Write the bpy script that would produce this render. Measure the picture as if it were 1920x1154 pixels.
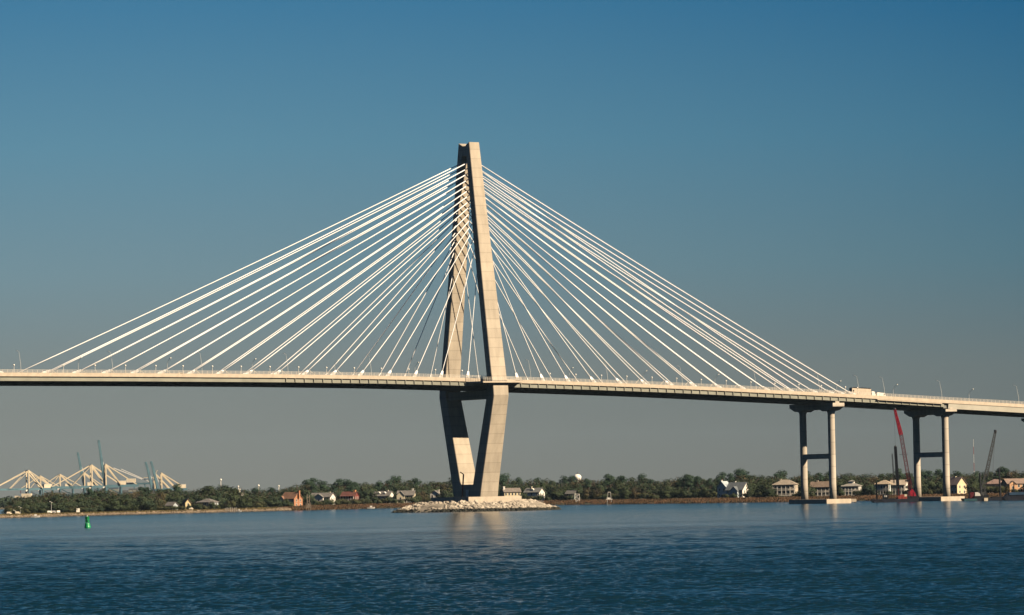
import bpy, math, random
import numpy as np
from mathutils import Vector, Matrix

# ------------------------------------------------------------------ camera, sky, sun, exposure
sc = bpy.context.scene
for o in list(bpy.data.objects):
    bpy.data.objects.remove(o, do_unlink=True)
COL = sc.collection
EXPOSURE = 1.0
SUN_EL, SUN_AZ = math.radians(33.0), math.radians(30.0)      # azimuth from -Y towards +X
CX, CY, CH = -1033.755, -1740.999, 8.849
YAW, PITCH, ROLL, FPX = 0.5452, 0.04304, 0.01958, 8017.9       # focal length in pixels of a 1920 px wide frame
R0 = np.array([math.cos(YAW), -math.sin(YAW), 0.0])
F0 = np.array([math.sin(YAW), math.cos(YAW), 0.0])
Z0 = np.array([0.0, 0.0, 1.0])
CAM = np.array([CX, CY, CH])
fw = F0*math.cos(PITCH) + Z0*math.sin(PITCH)
up = -F0*math.sin(PITCH) + Z0*math.cos(PITCH)
rt = math.cos(ROLL)*R0 - math.sin(ROLL)*up
up2 = math.sin(ROLL)*R0 + math.cos(ROLL)*up
cd = bpy.data.cameras.new('camera')
cam = bpy.data.objects.new('camera', cd)
COL.objects.link(cam)
cam.matrix_world = Matrix(((rt[0], up2[0], -fw[0], CX), (rt[1], up2[1], -fw[1], CY), (rt[2], up2[2], -fw[2], CH), (0, 0, 0, 1)))
cd.sensor_width = 36.0
cd.sensor_fit = 'HORIZONTAL'
cd.lens = FPX/1920*36
cd.clip_start = 1.0
cd.clip_end = 40000.0
sc.camera = cam

def s2l(c):
    c = c/255.0
    return c/12.92 if c <= 0.04045 else ((c+0.055)/1.055)**2.4
def lin(r, g, b, k=1.0):
    return (s2l(r)*k, s2l(g)*k, s2l(b)*k, 1.0)

sc.view_settings.view_transform = 'Standard'
sc.view_settings.look = 'None'
sc.view_settings.exposure = EXPOSURE
sc.view_settings.gamma = 1.0
sc.render.engine = 'CYCLES'
sc.cycles.use_denoising = True
sc.cycles.max_bounces = 5
sc.cycles.diffuse_bounces = 0
sc.cycles.caustics_reflective = False
sc.cycles.glossy_bounces = 3
sc.cycles.volume_bounces = 0
sc.cycles.sample_clamp_indirect = 4.0

w = bpy.data.worlds.new("World")
sc.world = w
w.use_nodes = True
nt = w.node_tree
nt.nodes.clear()
def N(nt, t, **kw):
    n = nt.nodes.new(t)
    for k, v in kw.items():
        setattr(n, k, v)
    return n
def math_node(nt, op, a, b=None, clamp=False):
    n = nt.nodes.new('ShaderNodeMath'); n.operation = op; n.use_clamp = clamp
    for i, v in enumerate((a, b)):
        if v is None: continue
        if isinstance(v, (int, float)): n.inputs[i].default_value = v
        else: nt.links.new(v, n.inputs[i])
    return n.outputs[0]
def mix_node(nt, f, a, b, blend='MIX'):
    n = nt.nodes.new('ShaderNodeMix'); n.data_type = 'RGBA'; n.blend_type = blend
    for i, v in ((0, f), (6, a), (7, b)):
        if isinstance(v, (int, float)): n.inputs[i].default_value = v
        elif isinstance(v, tuple): n.inputs[i].default_value = v
        else: nt.links.new(v, n.inputs[i])
    return n.outputs[2]
def ramp_node(nt, fac, stops):
    n = nt.nodes.new('ShaderNodeValToRGB'); cr = n.color_ramp
    while len(cr.elements) < len(stops): cr.elements.new(0.5)
    for e, (p, c) in zip(cr.elements, stops):
        e.position = p; e.color = c if isinstance(c, tuple) else (c, c, c, 1)
    nt.links.new(fac, n.inputs[0])
    return n.outputs[0]
tc = N(nt, 'ShaderNodeTexCoord')
sx = N(nt, 'ShaderNodeSeparateXYZ')
nt.links.new(tc.outputs['Generated'], sx.inputs[0])
elev = math_node(nt, 'MULTIPLY', math_node(nt, 'ARCSINE', sx.outputs[2]), 57.2958)
fac = math_node(nt, 'DIVIDE', elev, 40.0, True)
K = 1.0/2**EXPOSURE
DEG = 1/40.0
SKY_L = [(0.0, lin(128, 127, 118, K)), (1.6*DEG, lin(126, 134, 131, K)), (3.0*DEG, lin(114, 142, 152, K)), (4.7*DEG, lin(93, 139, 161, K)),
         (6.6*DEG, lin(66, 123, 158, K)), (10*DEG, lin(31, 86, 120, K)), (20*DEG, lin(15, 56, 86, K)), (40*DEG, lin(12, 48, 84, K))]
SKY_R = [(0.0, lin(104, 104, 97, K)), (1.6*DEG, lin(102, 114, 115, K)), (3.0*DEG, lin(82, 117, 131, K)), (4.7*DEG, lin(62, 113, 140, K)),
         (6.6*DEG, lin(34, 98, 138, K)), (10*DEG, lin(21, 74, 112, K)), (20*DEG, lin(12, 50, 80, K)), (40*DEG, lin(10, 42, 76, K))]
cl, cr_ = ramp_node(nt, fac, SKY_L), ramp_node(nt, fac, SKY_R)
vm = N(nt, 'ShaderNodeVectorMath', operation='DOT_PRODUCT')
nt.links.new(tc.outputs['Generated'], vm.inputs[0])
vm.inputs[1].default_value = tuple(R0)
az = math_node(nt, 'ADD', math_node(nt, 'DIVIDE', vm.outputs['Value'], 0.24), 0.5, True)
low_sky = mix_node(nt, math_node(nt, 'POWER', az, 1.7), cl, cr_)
# low sky dimmed and blued outside the view, added to darken shaded faces
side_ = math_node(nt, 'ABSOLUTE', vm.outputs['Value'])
side_dim = math_node(nt, 'DIVIDE', math_node(nt, 'SUBTRACT', side_, 0.2), 0.4, True)
low_sky = mix_node(nt, side_dim, low_sky, mix_node(nt, 1.0, low_sky, (0.22, 0.42, 0.62, 1), 'MULTIPLY'))
sky = N(nt, 'ShaderNodeTexSky', sky_type='NISHITA')
sky.sun_disc = False
sky.sun_elevation = SUN_EL
# sun direction (sin az, -cos az): the sky node measures its rotation from +Y, clockwise seen from above
sky.sun_rotation = math.pi - SUN_AZ
sky.air_density = 1.0; sky.dust_density = 1.0; sky.ozone_density = 2.0
SKY_STRENGTH = 0.05
sk = N(nt, 'ShaderNodeVectorMath', operation='SCALE')
nt.links.new(sky.outputs[0], sk.inputs[0]); sk.inputs['Scale'].default_value = SKY_STRENGTH
blend = math_node(nt, 'DIVIDE', math_node(nt, 'SUBTRACT', elev, 30.0), 30.0, True)
bg = N(nt, 'ShaderNodeBackground')
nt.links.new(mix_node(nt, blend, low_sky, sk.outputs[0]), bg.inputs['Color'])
bg.inputs['Strength'].default_value = 1.0
wo = N(nt, 'ShaderNodeOutputWorld')
nt.links.new(bg.outputs[0], wo.inputs['Surface'])

sd = bpy.data.lights.new('sun', 'SUN')
sd.energy = 5.0
sd.angle = math.radians(0.5)
sd.color = (1.0, 0.79, 0.55)
sun = bpy.data.objects.new('sun', sd)
COL.objects.link(sun)
to_sun = Vector((math.sin(SUN_AZ)*math.cos(SUN_EL), -math.cos(SUN_AZ)*math.cos(SUN_EL), math.sin(SUN_EL)))
sun.rotation_euler = to_sun.to_track_quat('Z', 'Y').to_euler()
sun.location = (0, 0, 400)

rnd = random.Random(7)

# ------------------------------------------------------------------ helpers
def G(px, d, z=0.0):
    """ground point seen in picture column px at forward distance d"""
    hy = 922.4 - (px-960)*0.01958
    r = fw*FPX + rt*(px-960) - up2*(hy-577)
    p = CAM + r*(d/np.dot(r, F0))
    return Vector((p[0], p[1], z))
def Zat(px, y, d):
    """height of picture row y at distance d"""
    hy = 922.4 - (px-960)*0.01958
    return CH + (hy-y)*d/FPX

def tag(o, label=None, cat=None, group=None, kind=None):
    if label: o['label'] = label
    if cat: o['category'] = cat
    if group: o['group'] = group
    if kind: o['kind'] = kind
    return o
def empty(name, loc=(0, 0, 0), rz=0.0, parent=None):
    o = bpy.data.objects.new(name, None)
    o.empty_display_size = 1
    o.location = loc; o.rotation_euler = (0, 0, rz)
    COL.objects.link(o)
    if parent: o.parent = parent
    return o

class MB:
    def __init__(s): s.v = []; s.f = []
    def add(s, vs, fs):
        n = len(s.v)
        s.v += [tuple(v) for v in vs]
        s.f += [tuple(i+n for i in f) for f in fs]
        return s
    def box(s, x0, x1, y0, y1, z0, z1):
        vs = [(x0, y0, z0), (x1, y0, z0), (x1, y1, z0), (x0, y1, z0), (x0, y0, z1), (x1, y0, z1), (x1, y1, z1), (x0, y1, z1)]
        return s.add(vs, [(3, 2, 1, 0), (4, 5, 6, 7), (0, 1, 5, 4), (1, 2, 6, 5), (2, 3, 7, 6), (3, 0, 4, 7)])
    def loft(s, rings, cap=True):
        n = len(rings[0]); vs = [v for r in rings for v in r]; fs = []
        for k in range(len(rings)-1):
            for i in range(n):
                j = (i+1) % n
                fs.append((k*n+i, k*n+j, (k+1)*n+j, (k+1)*n+i))
        if cap:
            fs.append(tuple(range(n-1, -1, -1))); m = (len(rings)-1)*n
            fs.append(tuple(m+i for i in range(n)))
        return s.add(vs, fs)
    def bar(s, a, b, w, h=None, n=4, w2=None):
        a, b = Vector(a), Vector(b); d = (b-a)
        if d.length < 1e-6: return s
        d.normalize()
        u = d.cross(Vector((0, 0, 1)))
        if u.length < 1e-3: u = Vector((1, 0, 0))
        u.normalize(); v = u.cross(d)
        h = h or w; w2 = w2 if w2 is not None else w; h2 = h*w2/w
        if n == 4:
            q = [(-.5, -.5), (.5, -.5), (.5, .5), (-.5, .5)]
        else:
            q = [(.5*math.cos(2*math.pi*i/n), .5*math.sin(2*math.pi*i/n)) for i in range(n)]
        return s.loft([[a+u*x*w+v*y*h for x, y in q], [b+u*x*w2+v*y*h2 for x, y in q]])
    def lathe(s, prof, c=(0, 0), n=16):
        return s.loft([[(c[0]+r*math.cos(2*math.pi*i/n), c[1]+r*math.sin(2*math.pi*i/n), z) for i in range(n)] for r, z in prof])
    def prism(s, poly, axis, a, b):
        """poly: 2-D points; extruded along axis from a to b"""
        def p(u, v, t): return (t, u, v) if axis == 'x' else (u, t, v) if axis == 'y' else (u, v, t)
        return s.loft([[p(u, v, a) for u, v in poly], [p(u, v, b) for u, v in poly]])
    def build(s, name, mat, parent=None, smooth=False):
        me = bpy.data.meshes.new(name)
        me.from_pydata(s.v, [], s.f)
        import bmesh
        bm = bmesh.new(); bm.from_mesh(me)
        bmesh.ops.recalc_face_normals(bm, faces=bm.faces); bm.to_mesh(me); bm.free()
        if isinstance(mat, (list, tuple)):
            for m in mat: me.materials.append(m)
        else: me.materials.append(mat)
        if smooth:
            for p in me.polygons: p.use_smooth = True
        o = bpy.data.objects.new(name, me)
        COL.objects.link(o)
        if parent: o.parent = parent
        return o

def copy_tree(o, parent=None):
    c = o.copy(); COL.objects.link(c)
    if parent: c.parent = parent
    for ch in list(o.children): copy_tree(ch, c)
    return c
ORD = 'first second third fourth fifth sixth seventh eighth ninth tenth eleventh twelfth thirteenth fourteenth fifteenth sixteenth seventeenth eighteenth nineteenth twentieth'.split()

# ------------------------------------------------------------------ materials
def principled(name, col, rough=0.7, metal=0.0, spec=0.3):
    m = bpy.data.materials.new(name); m.use_nodes = True
    b = m.node_tree.nodes['Principled BSDF']
    b.inputs['Base Color'].default_value = (*col[:3], 1)
    b.inputs['Roughness'].default_value = rough
    b.inputs['Metallic'].default_value = metal
    b.inputs['Specular IOR Level'].default_value = spec
    return m
def mottled(name, col, var=0.25, scale=0.4, rough=0.7, stretch=(1, 1, 1), col2=None, spec=0.3, detail=5):
    """base colour broken up by noise in object space: weathering, dirt"""
    m = principled(name, col, rough, 0, spec); t = m.node_tree; b = t.nodes['Principled BSDF']
    co = N(t, 'ShaderNodeTexCoord'); mp = N(t, 'ShaderNodeMapping'); mp.inputs['Scale'].default_value = stretch
    t.links.new(co.outputs['Object'], mp.inputs[0])
    no = N(t, 'ShaderNodeTexNoise'); no.inputs['Scale'].default_value = scale; no.inputs['Detail'].default_value = detail
    t.links.new(mp.outputs[0], no.inputs['Vector'])
    c2 = col2 or tuple(c*(1-var*1.6) for c in col[:3])
    r = ramp_node(t, no.outputs[0], [(0.32, (*c2[:3], 1)), (0.66, (*[c*(1+var*.35) for c in col[:3]], 1))])
    t.links.new(r, b.inputs['Base Color'])
    return m
def concrete(name, col, joint=4.5, axis=2):
    m = mottled(name, col, 0.12, 0.42, 0.85, (1, 1, 0.13), detail=7)
    t = m.node_tree; b = t.nodes['Principled BSDF']
    src = b.inputs['Base Color'].links[0].from_socket
    co = N(t, 'ShaderNodeTexCoord'); s_ = N(t, 'ShaderNodeSeparateXYZ'); t.links.new(co.outputs['Object'], s_.inputs[0])
    fr = math_node(t, 'FRACT', math_node(t, 'DIVIDE', s_.outputs[axis], joint))
    ln = math_node(t, 'LESS_THAN', fr, 0.075)
    cell = N(t, 'ShaderNodeTexWhiteNoise', noise_dimensions='1D')
    t.links.new(math_node(t, 'FLOOR', math_node(t, 'DIVIDE', s_.outputs[axis], joint)), cell.inputs['W'])
    pour = math_node(t, 'ADD', math_node(t, 'MULTIPLY', cell.outputs[0], 0.12), 0.91)      # every pour cures to its own tone
    k = math_node(t, 'MULTIPLY', math_node(t, 'SUBTRACT', 1.0, math_node(t, 'MULTIPLY', ln, 0.22)), pour)
    cc = N(t, 'ShaderNodeCombineColor')
    for i in range(3): t.links.new(k, cc.inputs[i])
    t.links.new(mix_node(t, 1.0, src, cc.outputs[0], 'MULTIPLY'), b.inputs['Base Color'])
    return m
M = {}
M['concrete'] = concrete('tower_concrete', (0.400, 0.358, 0.292))
M['pier_concrete'] = concrete('pier_concrete', (0.47, 0.432, 0.372), 6.0)
M['barrier'] = mottled('barrier_concrete', (0.455, 0.400, 0.325), 0.1, 0.5, 0.8)
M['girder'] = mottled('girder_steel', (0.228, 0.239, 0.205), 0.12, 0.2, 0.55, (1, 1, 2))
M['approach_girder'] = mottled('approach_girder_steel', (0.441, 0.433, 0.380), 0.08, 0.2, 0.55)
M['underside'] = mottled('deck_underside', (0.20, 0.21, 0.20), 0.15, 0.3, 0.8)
M['asphalt'] = mottled('asphalt', (0.06, 0.06, 0.06), 0.2, 1.0, 0.9)
M['cable'] = principled('white_cable_pipe', (0.80, 0.82, 0.84), 0.45)
M['rail'] = principled('rail_steel', (0.55, 0.52, 0.46), 0.5)
M['pole'] = principled('lamp_pole_steel', (0.42, 0.44, 0.44), 0.45, 0.0, 0.5)
M['lamp_head'] = principled('lamp_head_grey', (0.30, 0.31, 0.32), 0.4)
M['globe'] = principled('lamp_globe', (0.75, 0.74, 0.70), 0.3)
M['crane_blue'] = mottled('crane_blue_paint', (0.075, 0.155, 0.20), 0.2, 0.1, 0.5)
M['crane_cream'] = mottled('crane_cream_paint', (0.54, 0.47, 0.34), 0.12, 0.1, 0.5)
M['house_cream'] = mottled('crane_house_cream', (0.60, 0.54, 0.42), 0.1, 0.1, 0.5)
M['crane_grey'] = principled('crane_light_grey', (0.55, 0.55, 0.53), 0.5)
M['red'] = mottled('red_paint', (0.30, 0.016, 0.035), 0.25, 0.6, 0.4)
M['dark_red'] = mottled('dark_red_steel', (0.085, 0.012, 0.018), 0.3, 0.6, 0.5)
M['navy'] = mottled('navy_hull', (0.012, 0.016, 0.03), 0.35, 0.5, 0.55)
M['black_steel'] = mottled('black_steel', (0.012, 0.014, 0.02), 0.3, 0.8, 0.5)
M['grey_steel'] = mottled('grey_steel', (0.055, 0.06, 0.065), 0.2, 0.8, 0.5)
M['teal'] = mottled('teal_paint', (0.03, 0.09, 0.11), 0.2, 0.5, 0.6)
M['rust'] = mottled('rusty_red_steel', (0.25, 0.05, 0.04), 0.35, 0.8, 0.7)
M['green'] = mottled('buoy_green_paint', (0.004, 0.26, 0.085), 0.15, 1.5, 0.35, spec=0.5)
M['white'] = mottled('white_paint', (0.78, 0.76, 0.70), 0.06, 0.5, 0.5)
M['glass'] = principled('dark_window_glass', (0.02, 0.025, 0.03), 0.08, 0.0, 0.6)
M['lens'] = principled('buoy_lantern', (0.55, 0.6, 0.55), 0.2)
M['stack_grey'] = mottled('container_grey', (0.10, 0.105, 0.11), 0.2, 0.3, 0.6)
M['stack_blue'] = mottled('container_blue', (0.06, 0.085, 0.12), 0.2, 0.3, 0.6)
M['boat_grey'] = mottled('boat_grey_paint', (0.36, 0.36, 0.35), 0.1, 0.8, 0.5)
M['wood'] = mottled('weathered_wood', (0.24, 0.20, 0.16), 0.25, 1.0, 0.85)
M['bark'] = mottled('bark', (0.09, 0.075, 0.06), 0.3, 1.0, 0.9)

def foliage(name, c1, c2, c3):
    m = principled(name, c1, 0.75, 0, 0.15); t = m.node_tree; b = t.nodes['Principled BSDF']
    co = N(t, 'ShaderNodeTexCoord'); no = N(t, 'ShaderNodeTexNoise'); no.inputs['Scale'].default_value = 3.2; no.inputs['Detail'].default_value = 3
    t.links.new(co.outputs['Object'], no.inputs['Vector'])
    oi = N(t, 'ShaderNodeObjectInfo')
    leafy = ramp_node(t, no.outputs[0], [(0.34, (*c1, 1)), (0.66, (*c2, 1))])
    own = math_node(t, 'MULTIPLY', oi.outputs['Random'], 0.65)
    t.links.new(mix_node(t, own, leafy, (*c3, 1)), b.inputs['Base Color'])
    b.inputs['Subsurface Weight'].default_value = 0.0
    return m
M['oak'] = foliage('oak_leaves', (0.014, 0.032, 0.024), (0.046, 0.062, 0.030), (0.038, 0.052, 0.022))
M['pine'] = foliage('pine_needles', (0.012, 0.033, 0.026), (0.038, 0.062, 0.035), (0.026, 0.052, 0.030))
M['autumn'] = foliage('browning_leaves', (0.036, 0.040, 0.022), (0.078, 0.074, 0.036), (0.085, 0.062, 0.034))
M['shrub'] = foliage('shrub_leaves', (0.014, 0.028, 0.018), (0.045, 0.058, 0.026), (0.055, 0.055, 0.024))

# ------------------------------------------------------------------ haze: the air itself
HAZE = 1.0e-5
hb = MB().box(-9600, 10200, -3200, 9600, -6.0, 186.0).build('haze', principled('haze_air', (1, 1, 1)))
hm = hb.data.materials[0]; t = hm.node_tree; t.nodes.clear()
pv = N(t, 'ShaderNodeVolumePrincipled'); pv.inputs['Color'].default_value = (0.50, 0.74, 1.0, 1); pv.inputs['Density'].default_value = HAZE
pv.inputs['Anisotropy'].default_value = 0.0
out = N(t, 'ShaderNodeOutputMaterial'); t.links.new(pv.outputs[0], out.inputs['Volume'])
tag(hb, 'thin pale haze hanging over the river and far shore', 'haze', kind='stuff')

# ------------------------------------------------------------------ water
def shore(px):
    return float(np.interp(px, [-900, -400, 0, 100, 200, 400, 560, 700, 900, 1050, 1300, 1450, 1640, 1920, 2400, 3200],
                           [2050, 2180, 2310, 2390, 2435, 2540, 2609, 2720, 2740, 2699, 2530, 2450, 2390, 2310, 2200, 2050]))
def build_water():
    rows = [0.01, 60, 120, 170]
    d = 210.0
    while d < 2900:
        rows.append(d)
        d += 0.9 if d < 265 else (0.24 if d < 400 else 0.24*(d/400)**1.95)
    rows += [3300, 4000, 5200, 6800, 9000]
    rows = np.array(rows)
    fine = np.linspace(-math.radians(11.4), math.radians(11.4), 960)
    side = np.radians([12, 13.5, 16, 20, 28, 40, 55, 75, 95, 120, 145, 165])
    th = np.concatenate([-side[::-1], fine, side, [math.pi]])
    Rr, T = np.meshgrid(rows, th, indexing='ij')
    X = CX + Rr*(np.sin(T+YAW)); Y = CY + Rr*np.cos(T+YAW)
    Zz = np.zeros_like(X)
    step = np.gradient(rows)[:, None]
    win = np.clip((math.radians(11.3)-np.abs(T))/math.radians(1.2), 0, 1)*np.clip((Rr-200)/60, 0, 1)*np.clip((2300-Rr)/900, 0, 1)
    rg = np.random.RandomState(3)
    nw = 72
    for i in range(nw):
        lam = 0.75*(11/0.75)**(i/(nw-1)) * rg.uniform(.9, 1.1)
        ang = math.radians(237) + rg.normal(0, 0.55)         # mostly rolling towards the camera side, spread wide
        k = 2*math.pi/lam
        amp = 0.0102*lam**0.45 * rg.uniform(.6, 1.4)
        if lam > 3: amp *= (3/lam)**0.8
        fade = np.clip((lam/np.maximum(step, 1e-3)-2.6)/2.6, 0, 1)
        ph = k*(X*math.cos(ang)+Y*math.sin(ang)) + rg.uniform(0, 6.28)
        # sharpened crests
        s = np.sin(ph)
        Zz += amp*fade*(s + 0.25*np.cos(2*ph))
    # gusts: patches where the chop is stronger
    gust = np.zeros_like(X)
    for i in range(9):
        a = rg.uniform(0, 6.28); L = rg.uniform(18, 70)
        gust += np.sin(2*math.pi/L*(X*math.cos(a)+Y*math.sin(a)) + rg.uniform(0, 6.28))
    Zz *= win*(1.0+0.16*gust/2)
    nr, nc = X.shape
    co = np.stack([X, Y, Zz], -1).reshape(-1, 3).astype(np.float32)
    ii, jj = np.meshgrid(np.arange(nr-1), np.arange(nc), indexing='ij')
    j2 = (jj+1) % nc
    q = np.stack([ii*nc+jj, ii*nc+j2, (ii+1)*nc+j2, (ii+1)*nc+jj], -1).reshape(-1, 4)[:, ::-1].astype(np.int32)
    me = bpy.data.meshes.new('water')
    me.vertices.add(len(co)); me.vertices.foreach_set('co', co.ravel())
    me.loops.add(q.size); me.loops.foreach_set('vertex_index', q.ravel())
    me.polygons.add(len(q)); me.polygons.foreach_set('loop_start', np.arange(0, q.size, 4, dtype=np.int32))
    me.polygons.foreach_set('use_smooth', np.ones(len(q), dtype=bool))
    me.update(calc_edges=True)
    if me.polygons[len(q)//2].normal.z < 0: me.flip_normals()
    o = bpy.data.objects.new('water', me); COL.objects.link(o)
    m = principled('river_water', (0.003, 0.019, 0.030), 0.12, 0, 0.5); t = m.node_tree; b = t.nodes['Principled BSDF']
    b.inputs['IOR'].default_value = 1.333
    geo = N(t, 'ShaderNodeNewGeometry')
    # wind lanes: long slicks lying across the river, where ripples lie flatter
    mp = N(t, 'ShaderNodeMapping'); mp.inputs['Rotation'].default_value = (0, 0, YAW); t.links.new(geo.outputs['Position'], mp.inputs[0])
    mp2 = N(t, 'ShaderNodeMapping'); mp2.inputs['Scale'].default_value = (0.0016, 0.0075, 1); t.links.new(mp.outputs[0], mp2.inputs[0])
    lane = N(t, 'ShaderNodeTexNoise'); lane.inputs['Scale'].default_value = 1.0; lane.inputs['Detail'].default_value = 4; lane.inputs['Roughness'].default_value = 0.62
    t.links.new(mp2.outputs[0], lane.inputs['Vector'])
    sy = N(t, 'ShaderNodeSeparateXYZ'); t.links.new(mp.outputs[0], sy.inputs[0])
    # beyond the wind line, about a kilometre out from this bank, the river lies sheltered and smooth
    open_ = math_node(t, 'DIVIDE', math_node(t, 'SUBTRACT', -985.0, math_node(t, 'ADD', sy.outputs[1], math_node(t, 'MULTIPLY', math_node(t, 'SUBTRACT', lane.outputs[0], 0.5), 520.0))), 60.0, True)
    rough = ramp_node(t, lane.outputs[0], [(0.40, 0.30), (0.47, 0.8), (0.56, 1.35)])
    slick = ramp_node(t, lane.outputs[0], [(0.38, 0.28), (0.50, 0.42), (0.58, 0.75)])
    mxv = N(t, 'ShaderNodeMix'); mxv.data_type = 'FLOAT'
    t.links.new(open_, mxv.inputs[0]); t.links.new(slick, mxv.inputs[2]); t.links.new(rough, mxv.inputs[3])
    # two current rips: narrow lines of steeper chop lying across the river
    wob = math_node(t, 'MULTIPLY', math_node(t, 'SUBTRACT', lane.outputs[0], 0.5), 260.0)
    calm = mxv.outputs[0]
    for yc, wd, k_ in ((-1075.0, 26.0, 1.3), (-1215.0, 20.0, 0.8)):
        dd = math_node(t, 'ABSOLUTE', math_node(t, 'ADD', math_node(t, 'SUBTRACT', sy.outputs[1], yc), wob))
        calm = math_node(t, 'ADD', calm, math_node(t, 'MULTIPLY', math_node(t, 'SUBTRACT', 1.0, math_node(t, 'DIVIDE', dd, wd), True), k_))
    n1 = N(t, 'ShaderNodeTexNoise'); n1.inputs['Scale'].default_value = 1.15; n1.inputs['Detail'].default_value = 6; n1.inputs['Roughness'].default_value = 0.6
    t.links.new(geo.outputs['Position'], n1.inputs['Vector'])
    n2 = N(t, 'ShaderNodeTexNoise'); n2.inputs['Scale'].default_value = 0.16; n2.inputs['Detail'].default_value = 4
    t.links.new(geo.outputs['Position'], n2.inputs['Vector'])
    hgt = math_node(t, 'ADD', math_node(t, 'MULTIPLY', n1.outputs[0], 0.40), math_node(t, 'MULTIPLY', n2.outputs[0], 0.9))
    bp = N(t, 'ShaderNodeBump'); bp.inputs['Distance'].default_value = 1.0
    t.links.new(math_node(t, 'MULTIPLY', calm, WATER_BUMP), bp.inputs['Strength'])
    t.links.new(hgt, bp.inputs['Height']); t.links.new(bp.outputs[0], b.inputs['Normal'])
    me.materials.append(m)
    tag(o, 'dark blue rippled river water with paler slicks', kind='structure')
    return o
WATER_BUMP = 0.55
build_water()

# ------------------------------------------------------------------ land
def lz(px):
    return float(np.interp(px, [420, 640], [0.60, 1.0]))
def build_land():
    pxs = list(np.arange(-900, 3201, 40.0))
    offs = [(-6, -1.5), (0, -0.3), (14, 0.9), (34, 1.9), (60, 2.4), (400, 2.8), (1500, 3.0), (6300, 3.2)]
    mb = MB(); rows = []
    for px in pxs:
        if px < 8: continue
        for off, z in offs:
            mb.v.append(tuple(G(px, shore(px)+off, z*lz(px) if z > 0 else z)))
        rows.append(px)
    n = len(offs)
    for i in range(len(rows)-1):
        for j in range(n-1):
            mb.f.append((i*n+j, (i+1)*n+j, (i+1)*n+j+1, i*n+j+1))
    o = mb.build('ground', mottled('shore_soil', (0.060, 0.055, 0.032), 0.3, 0.05, 0.95, col2=(0.03, 0.036, 0.018)))
    tag(o, 'low grassy land behind the far shore', kind='structure')
    # the tan beach in front of the low point of land
    mb = MB(); k = 0
    L = [-160, -60, 0, 60, 120, 200, 280, 360, 440, 500, 540]
    for px in L:
        for off, z in ((-12, -0.6), (-3, 0.35), (10, 1.5), (30, 2.35), (52, 2.62)):
            mb.v.append(tuple(G(px, shore(px)+off, z*lz(px) + (0.06 if z > 0 else 0))))
    for i in range(len(L)-1):
        for j in range(4): mb.f.append((i*5+j, (i+1)*5+j, (i+1)*5+j+1, i*5+j+1))
    o = mb.build('beach', mottled('beach_sand', (0.185, 0.135, 0.085), 0.35, 0.16, 0.95, (1, 1, 1), (0.075, 0.065, 0.038)))
    tag(o, 'tan sandy bank with a dark wet foot', kind='structure')
build_land()

def scatter_mesh(name, mat, items, label, cat):
    """many small upright tufts in one mesh: uncountable ground cover"""
    vs, fs = [], []
    for (p, r, h, a, lean) in items:
        for q in (0, 1, 2):
            aa = a+q*math.pi/3; dx, dy = math.cos(aa)*r, math.sin(aa)*r; n = len(vs)
            vs += [(p.x-dx, p.y-dy, p.z-.2), (p.x+dx, p.y+dy, p.z-.2), (p.x+dx*.9+lean, p.y+dy*.9, p.z+h*.9), (p.x-dx*.4+lean, p.y-dy*.4, p.z+h)]
            fs.append((n, n+1, n+2, n+3))
    mb = MB(); mb.v = vs; mb.f = fs
    o = mb.build(name, mat)
    return tag(o, label, cat, kind='stuff')
def marsh():
    it = []
    for px in np.arange(520, 1990, 0.22):
        px2 = px + rnd.uniform(-.2, .2)
        off = rnd.random()**0.8*44
        p = G(px2, shore(px2)+off, -0.2 + min(off, 34)/34*2.0)
        edge = min(1, (px-505)/60)
        it.append((p, rnd.uniform(.35, .9), rnd.uniform(.6, 1.25)*edge+.1, rnd.uniform(0, 3), rnd.uniform(-.15, .15)))
    m = mottled('marsh_grass', (0.145, 0.085, 0.052), 0.3, 0.06, 0.95, (1, 1, 1), (0.085, 0.062, 0.034))
    scatter_mesh('marsh_grass', m, it, 'reddish brown salt marsh grass along the far waterline', 'marsh grass')
    it = []
    for px in np.arange(-60, 520, 0.2):
        off = 8+rnd.random()*48
        p = G(px, shore(px)+off, 2.0)
        p.z = (1.0+min(off, 34)/34*1.3)*lz(px)
        it.append((p, rnd.uniform(.3, .8), rnd.uniform(.2, .8), rnd.uniform(0, 3), 0))
    scatter_mesh('beach_grass', mottled('dune_grass', (0.16, 0.13, 0.055), 0.3, 0.05, 0.95), it, 'dry tufts of grass along the top of the tan bank', 'beach grass')
marsh()

ICO = None
def rock_heap(name, mat, pts, label, cat):
    """loose armour stone: one heap nobody could count"""
    import bmesh
    bm = bmesh.new(); bmesh.ops.create_icosphere(bm, subdivisions=1, radius=1.0)
    base = np.array([v.co[:] for v in bm.verts]); bf = np.array([[v.index for v in f.verts] for f in bm.faces]); bm.free()
    rg = np.random.RandomState(11); V = []; Fc = []; n = 0
    for (p, s) in pts:
        a = rg.uniform(0, 6.28, 3)
        b = base*(1+rg.uniform(-.28, .28, (len(base), 1)))*np.array([rg.uniform(.7, 1.3), rg.uniform(.7, 1.3), rg.uniform(.55, .9)])*s
        c, s_ = math.cos(a[0]), math.sin(a[0]); b = b @ np.array([[c, s_, 0], [-s_, c, 0], [0, 0, 1]])
        c, s_ = math.cos(a[1]*.2), math.sin(a[1]*.2); b = b @ np.array([[1, 0, 0], [0, c, s_], [0, -s_, c]])
        V.append(b+np.array(p[:])); Fc.append(bf+n); n += len(base)
    me = bpy.data.meshes.new(name); me.from_pydata(np.concatenate(V).tolist(), [], np.concatenate(Fc).tolist()); me.materials.append(mat)
    o = bpy.data.objects.new(name, me); COL.objects.link(o)
    return tag(o, label, cat, kind='stuff')
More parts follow.
